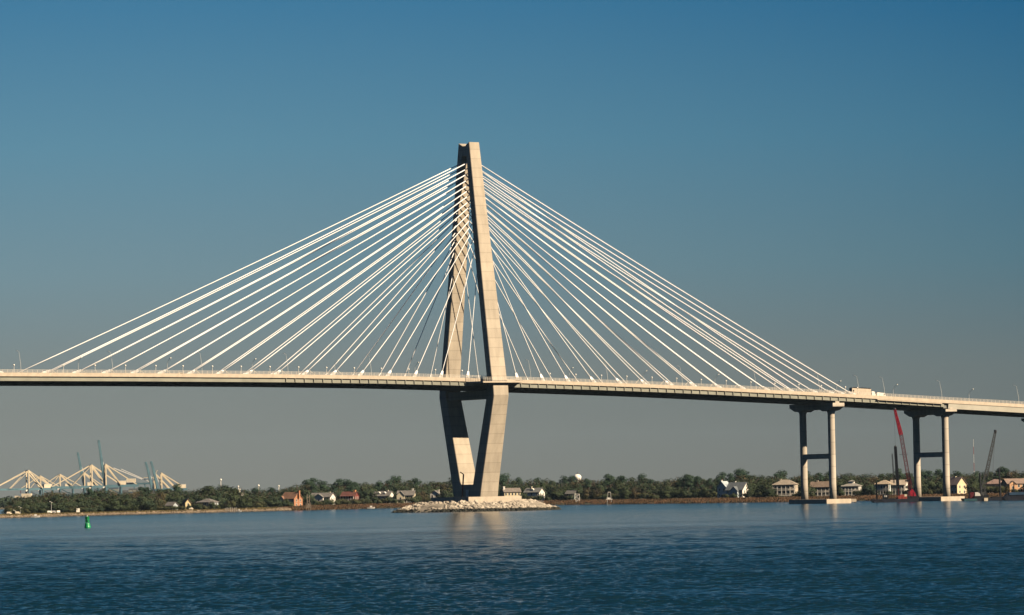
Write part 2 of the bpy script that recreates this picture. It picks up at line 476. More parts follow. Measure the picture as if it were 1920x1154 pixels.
def rock_mat(name, c_dry, c_wet, zt):
    m = principled(name, c_dry, 0.85, 0, 0.2); t = m.node_tree; b = t.nodes['Principled BSDF']
    g = N(t, 'ShaderNodeNewGeometry'); s = N(t, 'ShaderNodeSeparateXYZ'); t.links.new(g.outputs['Position'], s.inputs[0])
    no = N(t, 'ShaderNodeTexNoise'); no.inputs['Scale'].default_value = 0.7; no.inputs['Detail'].default_value = 4; t.links.new(g.outputs['Position'], no.inputs['Vector'])
    zz = math_node(t, 'ADD', s.outputs[2], math_node(t, 'MULTIPLY', math_node(t, 'SUBTRACT', no.outputs[0], 0.5), 1.2))
    f = math_node(t, 'DIVIDE', math_node(t, 'SUBTRACT', zz, zt-0.25), 0.5, True)      # algae up to the tide line
    dry = mix_node(t, g.outputs['Random Per Island'], (*[c*.62 for c in c_dry], 1), (*[c*1.12 for c in c_dry], 1))
    t.links.new(mix_node(t, f, (*c_wet, 1), dry), b.inputs['Base Color'])
    return m
# the island under the tower
def island():
    mb = MB(); rings = []
    n = 48
    for rr, z in ((1.02, -2.5), (0.98, -0.4), (0.80, 3.0), (0.70, 3.9), (0.0, 4.0)):
        rings.append([(37*rr*math.cos(2*math.pi*i/n), 45*rr*math.sin(2*math.pi*i/n)-1, z) for i in range(n)])
    mb.loft(rings, cap=False)
    tag(mb.build('island', mottled('island_gravel', (0.30, 0.27, 0.22), 0.3, 0.3, 0.95)), 'low gravel island that carries the bridge tower', kind='structure')
    pts = []; rg = random.Random(5)
    for i in range(4200):
        a = rg.uniform(0, 2*math.pi); u = rg.random()**0.9
        rr = 0.66+0.36*u
        z = 4.1-(rr-.66)/.36*4.6 + rg.uniform(-.25, .45)
        ir = 1+0.035*math.sin(3*a+1)+0.03*math.sin(7*a)
        pts.append((Vector((37*rr*ir*math.cos(a), 45*rr*ir*math.sin(a)-1, z)), rg.choice((.4, .5, .6, .7, .85, 1.1))))
    rock_heap('riprap', rock_mat('pale_riprap', (0.40, 0.36, 0.30), (0.022, 0.024, 0.020), 1.45), pts, 'pale boulders heaped round the tower island with a dark wet foot', 'riprap')
    pts = []
    for px in np.arange(-60, 545, 0.4):
        off = rg.uniform(-8, 5)
        pts.append((G(px, shore(px)+off, max(0, (off+5)/10*1.1)), rg.uniform(.35, .85)))
    rock_heap('shore_rocks', rock_mat('shore_rock', (0.20, 0.16, 0.115), (0.035, 0.033, 0.03), 0.35), pts, 'dark broken rocks lining the foot of the tan bank', 'rocks')
island()

# ------------------------------------------------------------------ the bridge
ZX = [-420, -320, -252, -190, -114, -56, -21, 20, 58, 95, 126, 157, 189, 221, 261, 300, 345, 420, 520]
ZZ = [63.6, 64.1, 63.9, 63.5, 62.8, 61.9, 61.0, 59.75, 58.5, 57.2, 55.9, 54.45, 53.0, 51.4, 49.2, 47.2, 44.8, 40.6, 35.0]
def zs(x): return float(np.interp(x, ZX, ZZ))          # underside of the deck slab at the near edge
EDGE = 17.9
bridge = empty('cable_stayed_bridge')
tag(bridge, 'long cable stayed bridge with a tall pale concrete diamond tower', 'bridge')

def interp_rows(tab, z):
    tt = sorted(tab)
    return [float(np.interp(z, [r[0] for r in tt], [r[k] for r in tt])) for k in range(1, len(tt[0]))]
UP = [(54.0, 25.4, 18.7, 4.1), (58.0, 25.1, 19.0, 4.1), (64.5, 23.5, 18.9, 4.1), (112, 15.45, 10.8, 3.55), (140, 10.75, 6.2, 3.15), (160, 7.4, 3.2, 2.95), (174.6, 4.95, 1.5, 2.8)]
LO = [(54.0, 25.4, 18.7, 4.1), (12.0, 13.6, 5.4, 4.75), (4.5, 12.0, 4.0, 4.9)]
def leg_ring(sgn, z, yo, yi, hw, dz_in=0.0, c=0.22):
    pts = [(-hw+c, yo), (-hw, yo-c), (-hw, yi+c), (-hw+c, yi), (hw-c, yi), (hw, yi+c), (hw, yo-c), (hw-c, yo)]
    return [(x, sgn*y, z + (dz_in if y < (yo+yi)/2 else 0)) for x, y in pts]
head = MB().box(-2.74, 2.74, -2.6, 2.6, 168.3, 173.0)
base = MB().box(-4.3, 4.3, -5.6, 5.6, 6.7, 12.6)
tower = head.build('tower', M['concrete'], bridge)
base.build('leg_base', M['concrete'], tower)
for sgn in (-1, 1):
    mb = MB(); rings = []
    for z in [54, 58, 64.5]+list(np.arange(68, 174, 6.0))+[174.6]:
        yo, yi, hw = interp_rows(UP, z)
        rings.append(leg_ring(sgn, z, yo, yi, hw, -1.3 if z == 174.6 else 0))
    mb.loft(rings); mb.build('upper_leg', M['concrete'], tower)
    mb = MB(); rings = []
    for z in [54.0]+list(np.arange(50, 6, -4.0))+[5.0]:
        yo, yi, hw = interp_rows(LO, z)
        rings.append(leg_ring(sgn, z - (0.004 if z == 54 else 0), yo, yi, hw))
    mb.loft(rings); mb.build('lower_leg', M['concrete'], tower)
MB().box(-2.9, 2.9, -18.9, 18.9, 52.7, 56.7).build('crossbeam', M['concrete'], tower)
pl = MB().box(-14.5, 14.5, -18.0, 17.0, 1.0, 6.8)
pl.box(-16.2, 18.2, -16.5, 15.5, 0.8, 5.3)
pl.build('plinth', M['barrier'], tower)
# door and ladder post at the foot between the legs
MB().box(-4.75, -4.3, -0.9, 0.9, 6.8, 10.2).build('door', M['white'], tower)
dr = MB(); dr.bar((-6.2, 1.9, 6.8), (-5.1, 2.2, 17.5), .5).bar((-5.1, 2.2, 17.5), (-5.4, 4.6, 18.6), .35)
dr.build('davit', M['rust'], tower)

# deck slab, in one sweep along the bridge
XS = sorted(set(list(np.arange(-400, 500, 10.0))))
def sweep(prof_fn, xs):
    mb = MB()
    mb.loft([[(x, y, z) for y, z in prof_fn(x)] for x in xs])
    return mb
deck = sweep(lambda x: [(-EDGE, zs(x)+.05), (-EDGE, zs(x)+.75), (EDGE, zs(x)+.75), (EDGE, zs(x)+.05)], XS).build('deck', M['asphalt'], bridge)
CUT = 264.0
for sgn in (-1, 1):
    b = sgn*EDGE
    bar = sweep(lambda x: [(b+sgn*.35, zs(x)), (b+sgn*.35, zs(x)+1.7), (b-sgn*.05, zs(x)+1.7), (b-sgn*.05, zs(x))], XS)
    # lower slab lip
    bar.build('barrier', M['barrier'], deck)
    rl = MB()
    for hz in (2.0, 2.45, 2.95):
        rl.v, rl.f = rl.v, rl.f
        rl.loft([[(x, b+sgn*.12, zs(x)+hz-.05), (x, b+sgn*.24, zs(x)+hz-.05), (x, b+sgn*.24, zs(x)+hz+.05), (x, b+sgn*.12, zs(x)+hz+.05)] for x in XS])
    x = -400.0
    while x < 490:
        rl.box(x-.07, x+.07, b+sgn*.08 if sgn > 0 else b-.26, b+.26 if sgn > 0 else b-.08, zs(x)+1.7, zs(x)+3.0)
        x += 2.4
    for x in np.arange(-400, 490, 0.6):
        rl.box(x-.02, x+.02, b+sgn*.18-.02, b+sgn*.18+.02, zs(x)+1.7, zs(x)+2.95)
    rl.build('railing', M['rail'], deck)
    gy = sgn*17.45
    xs1 = [x for x in XS if x <= CUT]+[CUT]
    g = sweep(lambda x: [(gy-.12, zs(x)-1.95), (gy-.12, zs(x)+.05), (gy+.12, zs(x)+.05), (gy+.12, zs(x)-1.95)], xs1)
    g.loft([[(x, gy-.45, zs(x)-2.0), (x, gy+.45, zs(x)-2.0), (x, gy+.45, zs(x)-1.86), (x, gy-.45, zs(x)-1.86)] for x in xs1])
    for x in np.arange(-110.0, CUT-1, 4.83):
        g.box(x-.16, x+.16, gy+min(0, sgn*.62), gy+max(0, sgn*.62), zs(x)-1.86, zs(x)-.02)
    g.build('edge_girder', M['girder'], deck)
    xs2 = [CUT+2.5]+[x for x in XS if x > CUT+2.5]
    g = sweep(lambda x: [(gy-.15-sgn*.1, zs(x)-2.7), (gy-.15+sgn*.4, zs(x)-.02), (gy+.15+sgn*.4, zs(x)-.02), (gy+.15-sgn*.1, zs(x)-2.7)], xs2)
    g.build('approach_girder', M['approach_girder'], deck)
fb = MB()
for x in np.arange(-395.0, 485, 4.83):
    fb.prism([(-16.6, zs(x)-1.5), (-9, zs(x)-3.1), (9, zs(x)-3.1), (16.6, zs(x)-1.5), (16.6, zs(x)), (-16.6, zs(x))], 'x', x-.2, x+.2)
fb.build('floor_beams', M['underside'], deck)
st = MB()
for y in (-6.0, 6.0, 12.0):
    st.loft([[(x, y-.3, zs(x)-3.25), (x, y+.3, zs(x)-3.25), (x, y+.3, zs(x)-2.95), (x, y-.3, zs(x)-2.95)] for x in XS])
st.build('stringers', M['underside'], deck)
# narrow bright ledge of the approach walkway
lg = sweep(lambda x: [(-EDGE-.9, zs(x)-.55), (-EDGE-.9, zs(x)-.12), (-EDGE+.1, zs(x)-.12), (-EDGE+.1, zs(x)-.55)], [222, 232, 242, 252, 262])
lg.build('walkway_ledge', M['barrier'], deck)
# lookout platform wrapped round the near tower leg
pz = zs(0)
pf = MB().prism([(-15, -18.3), (-10.5, -26.6), (11, -26.6), (14.2, -18.3)], 'z', pz-.35, pz+.35)
pf.build('lookout_platform', M['barrier'], deck)
pr = MB()
pts = [(-15, -18.4), (-10.5, -26.4), (11, -26.4), (14.2, -18.4)]
for (ax, ay), (bx, by) in zip(pts, pts[1:]):
    for hz in (.9, 1.5, 2.2): pr.bar((ax, ay, pz+hz), (bx, by, pz+hz), .1)
    L = math.hypot(bx-ax, by-ay); k = int(L/1.2)
    for i in range(k+1): pr.bar((ax+(bx-ax)*i/k, ay+(by-ay)*i/k, pz+.3), (ax+(bx-ax)*i/k, ay+(by-ay)*i/k, pz+2.2), .09)
pr.build('lookout_railing', M['rail'], deck)
sp = MB()
sp.prism([(-9, -18.0), (-6, -24.4), (8, -24.4), (11, -18.0)], 'z', pz-1.1, pz-.36)
sp.build('platform_bracket', M['girder'], deck)

# stays
AX_L = [-13.8, -28.4, -42.6, -57.0, -71.8, -86.4, -101.2, -115.8, -130.4, -145.1, -159.8, -174.6, -188.1, -202.2, -216.6, -231.4]
AX_R = [13.8, 28.0, 42.1, 56.7, 71.5, 85.8, 100.2, 114.1, 128.7, 142.7, 156.9, 171.2, 185.6, 195.3, 201.7, 208.5]
TOPY = [513, 468, 447, 432, 420, 409, 397.5, 386.5, 376.5, 366, 356.5, 347, 337, 326, 316.5, 306]
TOPZ = [164.8-(y-306.2)*0.2546 for y in TOPY]
def stay(p_top, p_bot, r):
    mb = MB(); a, b = Vector(p_top), Vector(p_bot); L = (a-b).length; n = 10
    rings = []
    d = (b-a).normalized(); u = d.cross(Vector((0, 0, 1))).normalized(); v = u.cross(d)
    for i in range(n+1):
        t = i/n; c = a.lerp(b, t) - Vector((0, 0, 1))*(4*0.0035*L*t*(1-t))
        rings.append([c+u*r*math.cos(k*math.pi/3)+v*r*math.sin(k*math.pi/3) for k in range(6)])
    return mb.loft(rings)
for sgn in (-1, 1):
    for side, AX in ((-1, AX_L), (1, AX_R)):
        for k, ax in enumerate(AX):
            zt = TOPZ[k]; yo, yi, hw = interp_rows(UP, zt)
            top = (side*(hw+.02), sgn*(yi+0.7 if sgn > 0 else yi+0.5), zt)
            bot = (ax, sgn*17.75, zs(ax)+1.2)
            r = 0.19+0.055*k/15
            c = stay(top, bot, r).build('stay_cable', M['cable'], bridge, True)
            d = (Vector(top)-Vector(bot)).normalized()
            an = MB(); b0 = Vector(bot)-d*.6; u = Vector((0, 1, 0)); v = u.cross(d)
            q = [(-1, -1), (1, -1), (1, 1), (-1, 1)]
            an.loft([[b0+d*s+u*x*wy+v*y*wv*(1 if sgn < 0 else .45) for x, y in q] for s, wy, wv in ((-max(-.5, min(1.6, .75/max(d.z, .1)-.6)), .34, .6), (.6, .34, min(1.0, .55/max(1e-3, abs(v.z))+.2 if abs(d.z) > .8 else 1.0)), (2.4, .32, .8), (4.4, .30, .42))])
            an.build('anchor', M['cable'], c)
            st = MB()
            st.bar(Vector(bot)+d*4.6+Vector((0, .2, -.2)), (ax+side*-5.5 + (1.2 if side < 0 else -1.2), sgn*17.75+.2, zs(ax)+1.2), .16) if k > 4 else None
            if k > 4: st.build('damper_strut', M['rail'], c)
# the last stay of the next tower, its foot only just in the frame
c = stay((-466, -3, 164), (-251.6, -17.75, zs(-251)+1.2), .26).build('stay_cable', M['cable'], bridge, True)
d = (Vector((-466, -3, 164))-Vector((-251.6, -17.75, zs(-251)+1.2))).normalized()
an = MB(); b0 = Vector((-251.6, -17.75, zs(-251)+1.2)); u = Vector((0, 1, 0)); v = u.cross(d)
an.loft([[b0+d*s+u*x*wy+v*y*wv for x, y in [(-1, -1), (1, -1), (1, 1), (-1, 1)]] for s, wy, wv in ((-1.6, .34, .55), (0, .34, .95), (2.2, .32, .8), (4.2, .30, .42))])
an.build('anchor', M['cable'], c)

# piers
for px_, X, ztop, zb, hy in ((0, 198.3, 49.55, 45.9, 18.7), (1, 268.4, 46.0, 42.9, 17.6), (2, 343.5, 41.6, 38.6, 17.6)):
    cap = MB().prism([(-hy, ztop), (-hy, zb+1.9), (-hy+4.2, zb+.1), (-10, zb-.35), (-7.0, zb+.6), (7.0, zb+.6), (10, zb-.35), (hy-4.2, zb+.1), (hy, zb+1.9), (hy, ztop)], 'x', X-3.5, X+3.5)
    cap = cap.build('pier_cap', M['pier_concrete'], bridge)
    bl = MB()
    for y in (-17.1, -6, 6, 17.1): bl.box(X-1.2, X+1.2, y-.8 if y > 0 else y-.6, y+.6, ztop, max(zs(X)-1.95, ztop+.4))
    bl.build('bearing', M['pier_concrete'], cap)
    for y in (-12.15, 12.15):
        MB().lathe([(1.85, 1.5), (1.75, 10), (1.72, zb-1.5), (2.1, zb-.3), (2.1, zb+.3)], (X, y), 28).build('column', M['pier_concrete'], cap, False)
    MB().box(X-1.3, X+1.3, -10.6, 10.6, 22.1, 24.6).build('strut', M['pier_concrete'], cap)
    ft = MB().box(X-7.4, X+7.4, -17.2, 15.2, -1.2, 2.15)
    ft.build('footing', M['barrier'], cap)
for p in [o for o in bpy.data.objects if o.name.startswith('column')]:
    for f in p.data.polygons: f.use_smooth = len(f.vertices) == 4
# joint block and finger beam over the second pier
MB().box(CUT+.1, CUT+2.3, -16.9, 16.9, zs(CUT)-2.6, zs(CUT)-.02).build('end_diaphragm', M['underside'], bridge)

# ------------------------------------------------------------------ on the deck: lamps and vehicles
def make_foot_lamp():
    r = empty('path_lamp')
    MB().lathe([(.13, 0), (.10, .4), (.075, 3.9)], n=8).build('pole', M['white'], r)
    g = MB().lathe([(.10, 3.85), (.34, 4.05), (.40, 4.3), (.30, 4.55), (.06, 4.7)], n=10).build('lamp_globe', M['globe'], r, True)
    return r
PED = [-245.4, -221.4, -206.0, -191.0, -175.9, -162.3, -147.4, -132.8, -118.0, -103.2, -88.6, -74.1, -59.7, -45.1, -30.8, -16.4, 32.0, 46.4, 60.8, 75.2, 89.6, 103.8, 118.0, 132.6, 147.1, 161.3, 175.6, 189.1, 203.6, 211.0]
proto = make_foot_lamp(); first = True
left = sorted([x for x in PED if x < 0], reverse=True); right = sorted([x for x in PED if x > 0])
for grp, side in ((left, 'towards open channel'), (right, 'towards round piers')):
    for i, x in enumerate(grp):
        o = proto if first else copy_tree(proto); first = False
        o.location = (x, -17.35, zs(x)+.75)
        tag(o, f'white globe lamp on the near deck edge, {ORD[i]} from tower {side}', 'path lamp', 'globe lamps along the deck footpath')
def make_street_lamp(near):
    r = empty('street_lamp')
    s = 1 if near else -1
    if near:
        MB().bar((0, 0, 0), (0, .5, 5), .26, n=8, w2=.2).bar((0, .5, 5), (0, 2.0, 10.4), .2, n=8, w2=.12).build('pole', M['pole'], r)
        MB().bar((0, 1.9, 10.2), (0, 3.6, 10.9), .12, n=6).build('arm', M['pole'], r)
        MB().bar((0, 3.5, 10.85), (0, 4.5, 10.95), .45, .2).build('lamp_head', M['lamp_head'], r)
    else:
        MB().bar((0, 0, 0), (0, 0, 6.6), .26, n=8, w2=.18).bar((0, 0, 6.6), (0, -.7, 7.6), .16, n=6).build('pole', M['pole'], r)
        MB().bar((0, -.7, 7.6), (0, -2.9, 8.9), .14, n=6).build('arm', M['pole'], r)
        MB().bar((0, -2.7, 8.85), (0, -3.7, 9.05), .5, .25).build('lamp_head', M['globe'], r)
    return r
NEAR = [-240.0, -195.1, -150.3, -106.2, -62.5, 24.1, 67.3, 110.1, 153.3, 191.3, 215.2, 230.9, 266.4, 315.1]
FAR = [-199.3, -154.4, -110.6, -67.0, -23.7, 62.3, 104.7, 147.1, 220.8, 255.9, 303.9]
for near, lst, y, nm in ((True, NEAR, -13.0, 'leaning grey street lamp pole on the near side of the roadway'), (False, FAR, 14.0, 'upright street lamp with raised arm on the far side of the roadway')):
    proto = make_street_lamp(near); first = True
    for grp, side in ((sorted([x for x in lst if x < 0], reverse=True), 'towards open channel'), (sorted([x for x in lst if x > 0]), 'towards round piers')):
        for i, x in enumerate(grp):
            o = proto if first else copy_tree(proto); first = False
            o.location = (x, y, zs(x)+.75)
            short = 'leaning street lamp on the near roadside' if near else 'upright arm lamp on the far roadside'
            tag(o, f'{short}, {ORD[i]} from tower {side}', 'street lamp', 'street lamps along the bridge deck')

def road_rot(x): return math.atan2(zs(x+5)-zs(x-5), 10)
def vehicle(name, x, y, label, cat, kind):
    r = empty(name, (x, y, zs(x)+.76)); r.rotation_euler = (0, -road_rot(x), 0)
    if kind == 'van':
        MB().prism([(-2.7, .5), (2.2, .5), (2.7, .9), (2.6, 1.5), (1.9, 2.6), (-2.6, 2.75), (-2.7, 2.5)], 'y', -1.0, 1.0).build('body', M['white'], r)
        MB().prism([(1.2, 1.5), (2.3, 1.55), (1.8, 2.3), (1.2, 2.35)], 'y', -1.02, 1.02).build('side_window', M['glass'], r)
        wb = 1.7
    elif kind == 'car':
        MB().prism([(-2.2, .35), (2.2, .35), (2.25, .8), (1.2, .95), (.6, 1.5), (-1.2, 1.55), (-1.9, 1.0), (-2.25, .9)], 'y', -.88, .88).build('body', M['house_cream'], r)
        MB().prism([(-1.1, 1.0), (1.0, 1.0), (.55, 1.42), (-1.0, 1.45)], 'y', -.9, .9).build('side_window', M['glass'], r)
        wb = 1.35
    else:
        MB().box(-5.7, 5.9, -1.25, 1.25, 1.1, 4.15).build('trailer_box', M['barrier'], r)
        tp = MB()
        for i in range(18):
            a = -5.5+i*.62; tp.prism([(a, 4.16), (a+.58, 4.16), (a+.5, 4.3+rnd.random()*.5), (a+.05, 4.3+rnd.random()*.4)], 'y', -1.1, 1.1)
        tp.build('load', M['black_steel'], r)
        MB().prism([(6.3, .7), (8.9, .7), (9.0, 1.6), (8.4, 1.9), (8.0, 3.0), (6.3, 3.1)], 'y', -1.2, 1.2).build('cab', M['white'], r)
        wb = 3.6
    w = MB().prism([(.45*math.cos(a), .45*math.sin(a)) for a in np.linspace(0, 2*math.pi, 15)[:-1]], 'y', -.12, .12).build('wheel', M['black_steel'], r)
    w.location = (wb, -.9, .45)
    for sx, sy in ((1, 1), (-1, 1), (-1, -1)):
        c = w.copy(); COL.objects.link(c); c.parent = r; c.location = (sx*wb, sy*.9, .45)
    tag(r, label, cat)
vehicle('trailer_truck', 214.6, -14.2, 'long beige trailer truck with a dark load beside the last stays', 'truck', 'truck')
vehicle('van', 227.2, -14.0, 'small white van on the deck behind the beige trailer', 'van', 'van')
vehicle('car', -160.8, -12.5, 'pale car on the deck over the channel', 'car', 'car')

# ------------------------------------------------------------------ container cranes far behind the point of land
CR_SCALE = 1.0
def ship_crane(px, d, label, za, zb, boom, left=50, right=36, house=True, blue_brace=True, top=None, turn=28, house_x=20, colour='crane_cream'):
    """gantry: local x along the boom (boom to -x), y along the quay"""
    root = empty('container_crane', G(px, d, 3.0), -YAW+math.radians(turn*0.45))
    tag(root, label, 'crane', 'container cranes on the far quay')
    f = d/FPX
    B, Cc = M['crane_blue'], M[colour]
    za -= 3; zb -= 3
    gy = 7.5
    for y in (-gy, gy):
        for x in (-8, 16):
            MB().bar((x, y, 0), (x, y, zb), 2.4).build('leg', B, root)
    pt = MB()
    for x in (-8, 16): pt.bar((x, -gy, zb*.55), (x, gy, zb*.55), 1.4).bar((x, -gy, zb-.8), (x, gy, zb-.8), 1.6)
    for y in (-gy, gy): pt.bar((-8, y, zb*.55), (16, y, zb*.55), 1.4).bar((-8, y, 2), (16, y, zb*.55), .9).bar((16, y, zb*.55), (-8, y, zb), .8)
    pt.build('portal_frame', B, root)
    gd = MB()
    for y in (-3, 3): gd.box(-9, right, y-.8, y+.8, zb-1.2, zb+2.6)
    for x in np.arange(-8, right, 5): gd.box(x-.3, x+.3, -2.3, 2.3, zb+.4, zb+1.4)
    gd.build('girder', B, root)
    bm = MB()
    if boom == 'down':
        for y in (-3, 3): bm.box(-left-8, -9.3, y-.8, y+.8, zb-.9, zb+2.4)
        for x in np.arange(-left-8, -10, 5): bm.box(x-.3, x+.3, -2.3, 2.3, zb+.4, zb+1.4)
        bm.box(-left*.55-8, -left*.3-8, -4.4, -3.75, zb+1.0, zb+2.4)
        tip = (-left-6, zb+2.0); mid = (-left*.5-8, zb+2.0)
    else:
        hx, hz, kx, kz, tx, tz = top
        for y in (-3, 3):
            bm.bar((hx, y, hz), (kx, y, kz), 2.0, 3.6).bar((kx, y, kz), (tx, y, tz), 1.8, 3.0)
        for t in np.linspace(0.06, .97, 12):
            bm.bar((hx+(kx-hx)*t, -2.4, hz+(kz-hz)*t), (hx+(kx-hx)*t, 2.4, hz+(kz-hz)*t), .7)
        bm.bar((tx, -3.6, tz-1), (tx, 3.6, tz-1), 2.4)
        wl = MB().bar((hx+1.9, -3.0, hz+(kz-hz)*.35), (hx+(kx-hx)*.8+1.9, -3.0, hz+(kz-hz)*.8), .8)
        wl.build('boom_walkway', M['crane_grey'], root)
        tip = (kx, kz); mid = None
    bm.build('boom', B, root)
    af = MB()
    for y in (-gy*.8, gy*.8):
        af.bar((-8, y, zb+2), (-8, y*.9, za), 1.8)
    af.bar((-8, -gy*.72, za-.8), (-8, gy*.72, za-.8), 1.6).bar((-8, -gy*.75, za*.6+zb*.4), (-8, gy*.75, za*.6+zb*.4), 1.0)
    af.build('apex_frame', Cc, root)
    for y in (-gy*.72, gy*.72):
        MB().bar((-8, y, za-.6), (right-2, y*.4, zb+2.2), 1.0).build('back_stay', Cc, root)
        MB().bar((-8, y, za-1.4), (16, y, zb+2.2), 1.7).build('back_brace', Cc, root)
        if mid:
            MB().bar((-8, y, za-.6), (tip[0], y*.45, tip[1]), .95).build('fore_stay', Cc, root)
            MB().bar((-8, y, za-1.4), (mid[0], y*.45, mid[1]), .8).build('fore_stay', Cc, root)
    if house:
        hs = MB().box(house_x-5, house_x+8, -4, 4, zb+2.3, zb+8.2).build('machinery_house', M['house_cream'], root)
        MB().box(house_x-5.4, house_x+8.4, -4.3, 4.3, zb+8.2, zb+8.7).build('house_roof', M['crane_grey'], hs)
    MB().box(-13, -9.5, -4.6, -1.6, zb-3.2, zb-.2).build('operator_cab', M['white'], root)
    return root
def cr(px, d, yb, ya, label, boom, **kw):
    za, zb = Zat(px, ya, d), Zat(px, yb, d)-1.6
    return ship_crane(px, d, label, za, zb, boom, **kw)
f7 = 7000/FPX
cr(61, 7000, 916.5, 882, 'container crane with twin cream posts, boom reaching out over the empty water beyond the trees', 'down', left=62, right=40, turn=60, house_x=24)
cr(84, 8350, 916, 892, 'small far container crane whose apex shows just behind the twin cream posts', 'down', left=40, right=34, house=False)
cr(121, 8000, 914.5, 889, 'small container crane with lone apex between the twin posts and the shorter raised boom', 'down', left=40, right=36, house_x=6)
def upboom(px, d, zb_y, pts):
    """picture points of hinge, knee and tip turned into local x, z"""
    o = []
    for x, y in pts: o += [(x-px)*d/FPX, Zat(x, y, d)-3.0]
    return tuple(o)
cr(167, 7600, 912, 886, 'container crane with the shorter raised blue boom beside a cream post', 'up', right=26, top=upboom(167, 7600, 0, [(158, 910), (150.5, 868), (147, 849)]), house_x=2)
cr(181, 6900, 912, 871.5, 'tallest cream apex crane with boom lowered, beside the highest raised boom', 'down', left=66, right=44, turn=40, house=False)
cr(208, 6800, 910.5, 870, 'container crane with the highest raised blue boom and a broad cream brace', 'up', right=44, top=upboom(208, 6800, 0, [(197, 910), (190.5, 856), (186.5, 826)]), house_x=16)
cr(299, 7100, 918, 886, 'container crane with the raised bent boom nearer the highest boom, its cab behind the oaks', 'up', right=20, top=upboom(299, 7100, 0, [(287, 924), (279, 885), (274, 867)]), house=False)
o = cr(312, 7000, 917, 886.5, 'container crane with raised bent boom and a long cream machinery house at row end', 'up', right=34, top=upboom(312, 7000, 0, [(297.5, 924), (289, 884), (284, 866)]), house_x=24)
# fallen-back catwalk and lone house between the tall crane and the bent booms
rt_ = empty('crane_girder', G(250, 7200, 3), -YAW); k = 7200/FPX
g = MB().bar((-36*k, 0, Zat(213, 878, 7200)-3), (17*k, 0, Zat(268, 899, 7200)-3), 1.5).bar((-22*k, 3, Zat(228, 880, 7200)-3), (38*k, 3, Zat(287, 907, 7200)-3), 1.2)
g.build('tie_bar', M['crane_grey'], rt_)
MB().bar((20*k, 0, Zat(270, 896, 7200)-3), (39*k, 0, Zat(288, 896, 7200)-3), .9).bar((39*k, 0, Zat(288, 896, 7200)-3), (46*k, 0, Zat(295, 882, 7200)-3), .9).build('cable_loop', M['crane_cream'], rt_)
MB().box(-12*k, 5*k, -5, 5, Zat(240, 905, 7200)-3, Zat(240, 898, 7200)-3).build('machinery_house', M['house_cream'], rt_)
for x in (-22, 2, 22): MB().bar((x*k, 0, 0), (x*k, 0, Zat(250, 907, 7200)-3), 1.8).build('leg', M['crane_blue'], rt_)
MB().box(-30*k, 44*k, -2, 2, Zat(250, 909, 7200)-3, Zat(250, 906, 7200)-3).build('beam', M['crane_blue'], rt_)
tag(rt_, 'idle crane with grey slanting tie bars and a lone pale house behind the highest boom', 'crane', 'container cranes on the far quay')
# container stacks on the quay below the booms
for px_, n_, h_ in ((197, 9, 9), (214, 8, 10), (232, 9, 8), (250, 8, 9), (268, 8, 9), (284, 7, 8)):
    r = empty('container_stack', G(px_, 7080, 3), -YAW)
    for i in range(h_):
        MB().box(-n_*.9+rnd.uniform(-.6, .6), n_*.9, -3, 3, i*2.6, i*2.6+2.5).build('container', M[rnd.choice(('stack_grey', 'stack_grey', 'stack_blue', 'girder'))], r)
    tag(r, 'stack of grey and blue shipping containers on the quay below the crane booms', 'container stack', 'container stacks on the quay')
# a ship's white deckhouse above the trees at the end of the point
sh = empty('cargo_ship', G(47, 6000, 0), -YAW)
MB().prism([(-60, -2), (52, -2), (60, 14), (-62, 14)], 'y', -12, 12).build('hull', M['navy'], sh)
b_ = MB().box(-4, 9, -9, 9, 14, Zat(47, 926, 6000)).box(-14, -7, -5, 5, 14, Zat(34, 930, 6000)).box(-8, 6, -8, 8, 14, Zat(40, 931, 6000)).build('deckhouse', M['house_cream'], sh)
MB().bar((-6, 0, 20), (-6, 0, Zat(42, 920, 6000)), .9).build('mast', M['dark_red'], sh)
tag(sh, 'ship with stacked pale deckhouse showing over the first trees', 'ship')

# ------------------------------------------------------------------ far towers
wt = empty('water_tank', G(1083, 4200, 3), -YAW)
k = 4200/FPX*.9; zt = Zat(1083, 889.6, 4200)-3
MB().lathe([(1.6, 0), (1.3, zt-7), (3.0, zt-6), (8.6*k*.95, zt-3.6), (8.4*k, zt-2.4), (6.4*k, zt-.9), (3*k, zt-.1), (.2, zt)], n=28).build('tank', M['white'], wt, True)
MB().bar((0, 0, zt-.2), (0, 0, zt+2.2), .35).build('beacon', M['dark_red'], wt)
tag(wt, 'white domed water tank rising above the trees beyond the tower', 'water tank')
def pin(px, y, d, r, label):
    o = empty('water_tower', G(px, d, 3), 0); z = Zat(px, y, d)-3
    MB().lathe([(.7, 0), (.5, z-2*r)], n=8).build('stem', M['white'], o)
    MB().lathe([(.5, z-2*r), (r*.8, z-1.5*r), (r, z-.9*r), (r*.75, z-.3*r), (.1, z)], n=14).build('tank', M['white'], o, True)
    tag(o, label, 'water tower', 'white water towers far inland')
pin(414.5, 898, 7000, 1.8, 'tallest thin white water tower far inland beyond the cream crane house')
pin(485, 909, 6500, 1.7, 'little white water tower topping the trees short of the terracotta roofed house')
pin(523, 910, 6500, 1.4, 'little white water tower tip closest to the terracotta roofed house')
pin(447, 911, 6500, 1.4, 'little white water tower tip halfway between the other two low ones')
rm = empty('radio_mast', G(1827, 6500, 3), 0); z = Zat(1826, 824, 6500)-3
MB().bar((0, 0, 0), (0, 0, z*.33), .36).bar((0, 0, z*.5), (0, 0, z*.68), .32).bar((0, 0, z*.84), (0, 0, z), .3).build('white_section', M['crane_grey'], rm)
MB().bar((0, 0, z*.33), (0, 0, z*.5), .5).bar((0, 0, z*.68), (0, 0, z*.84), .45).build('red_section', M['rust'], rm)
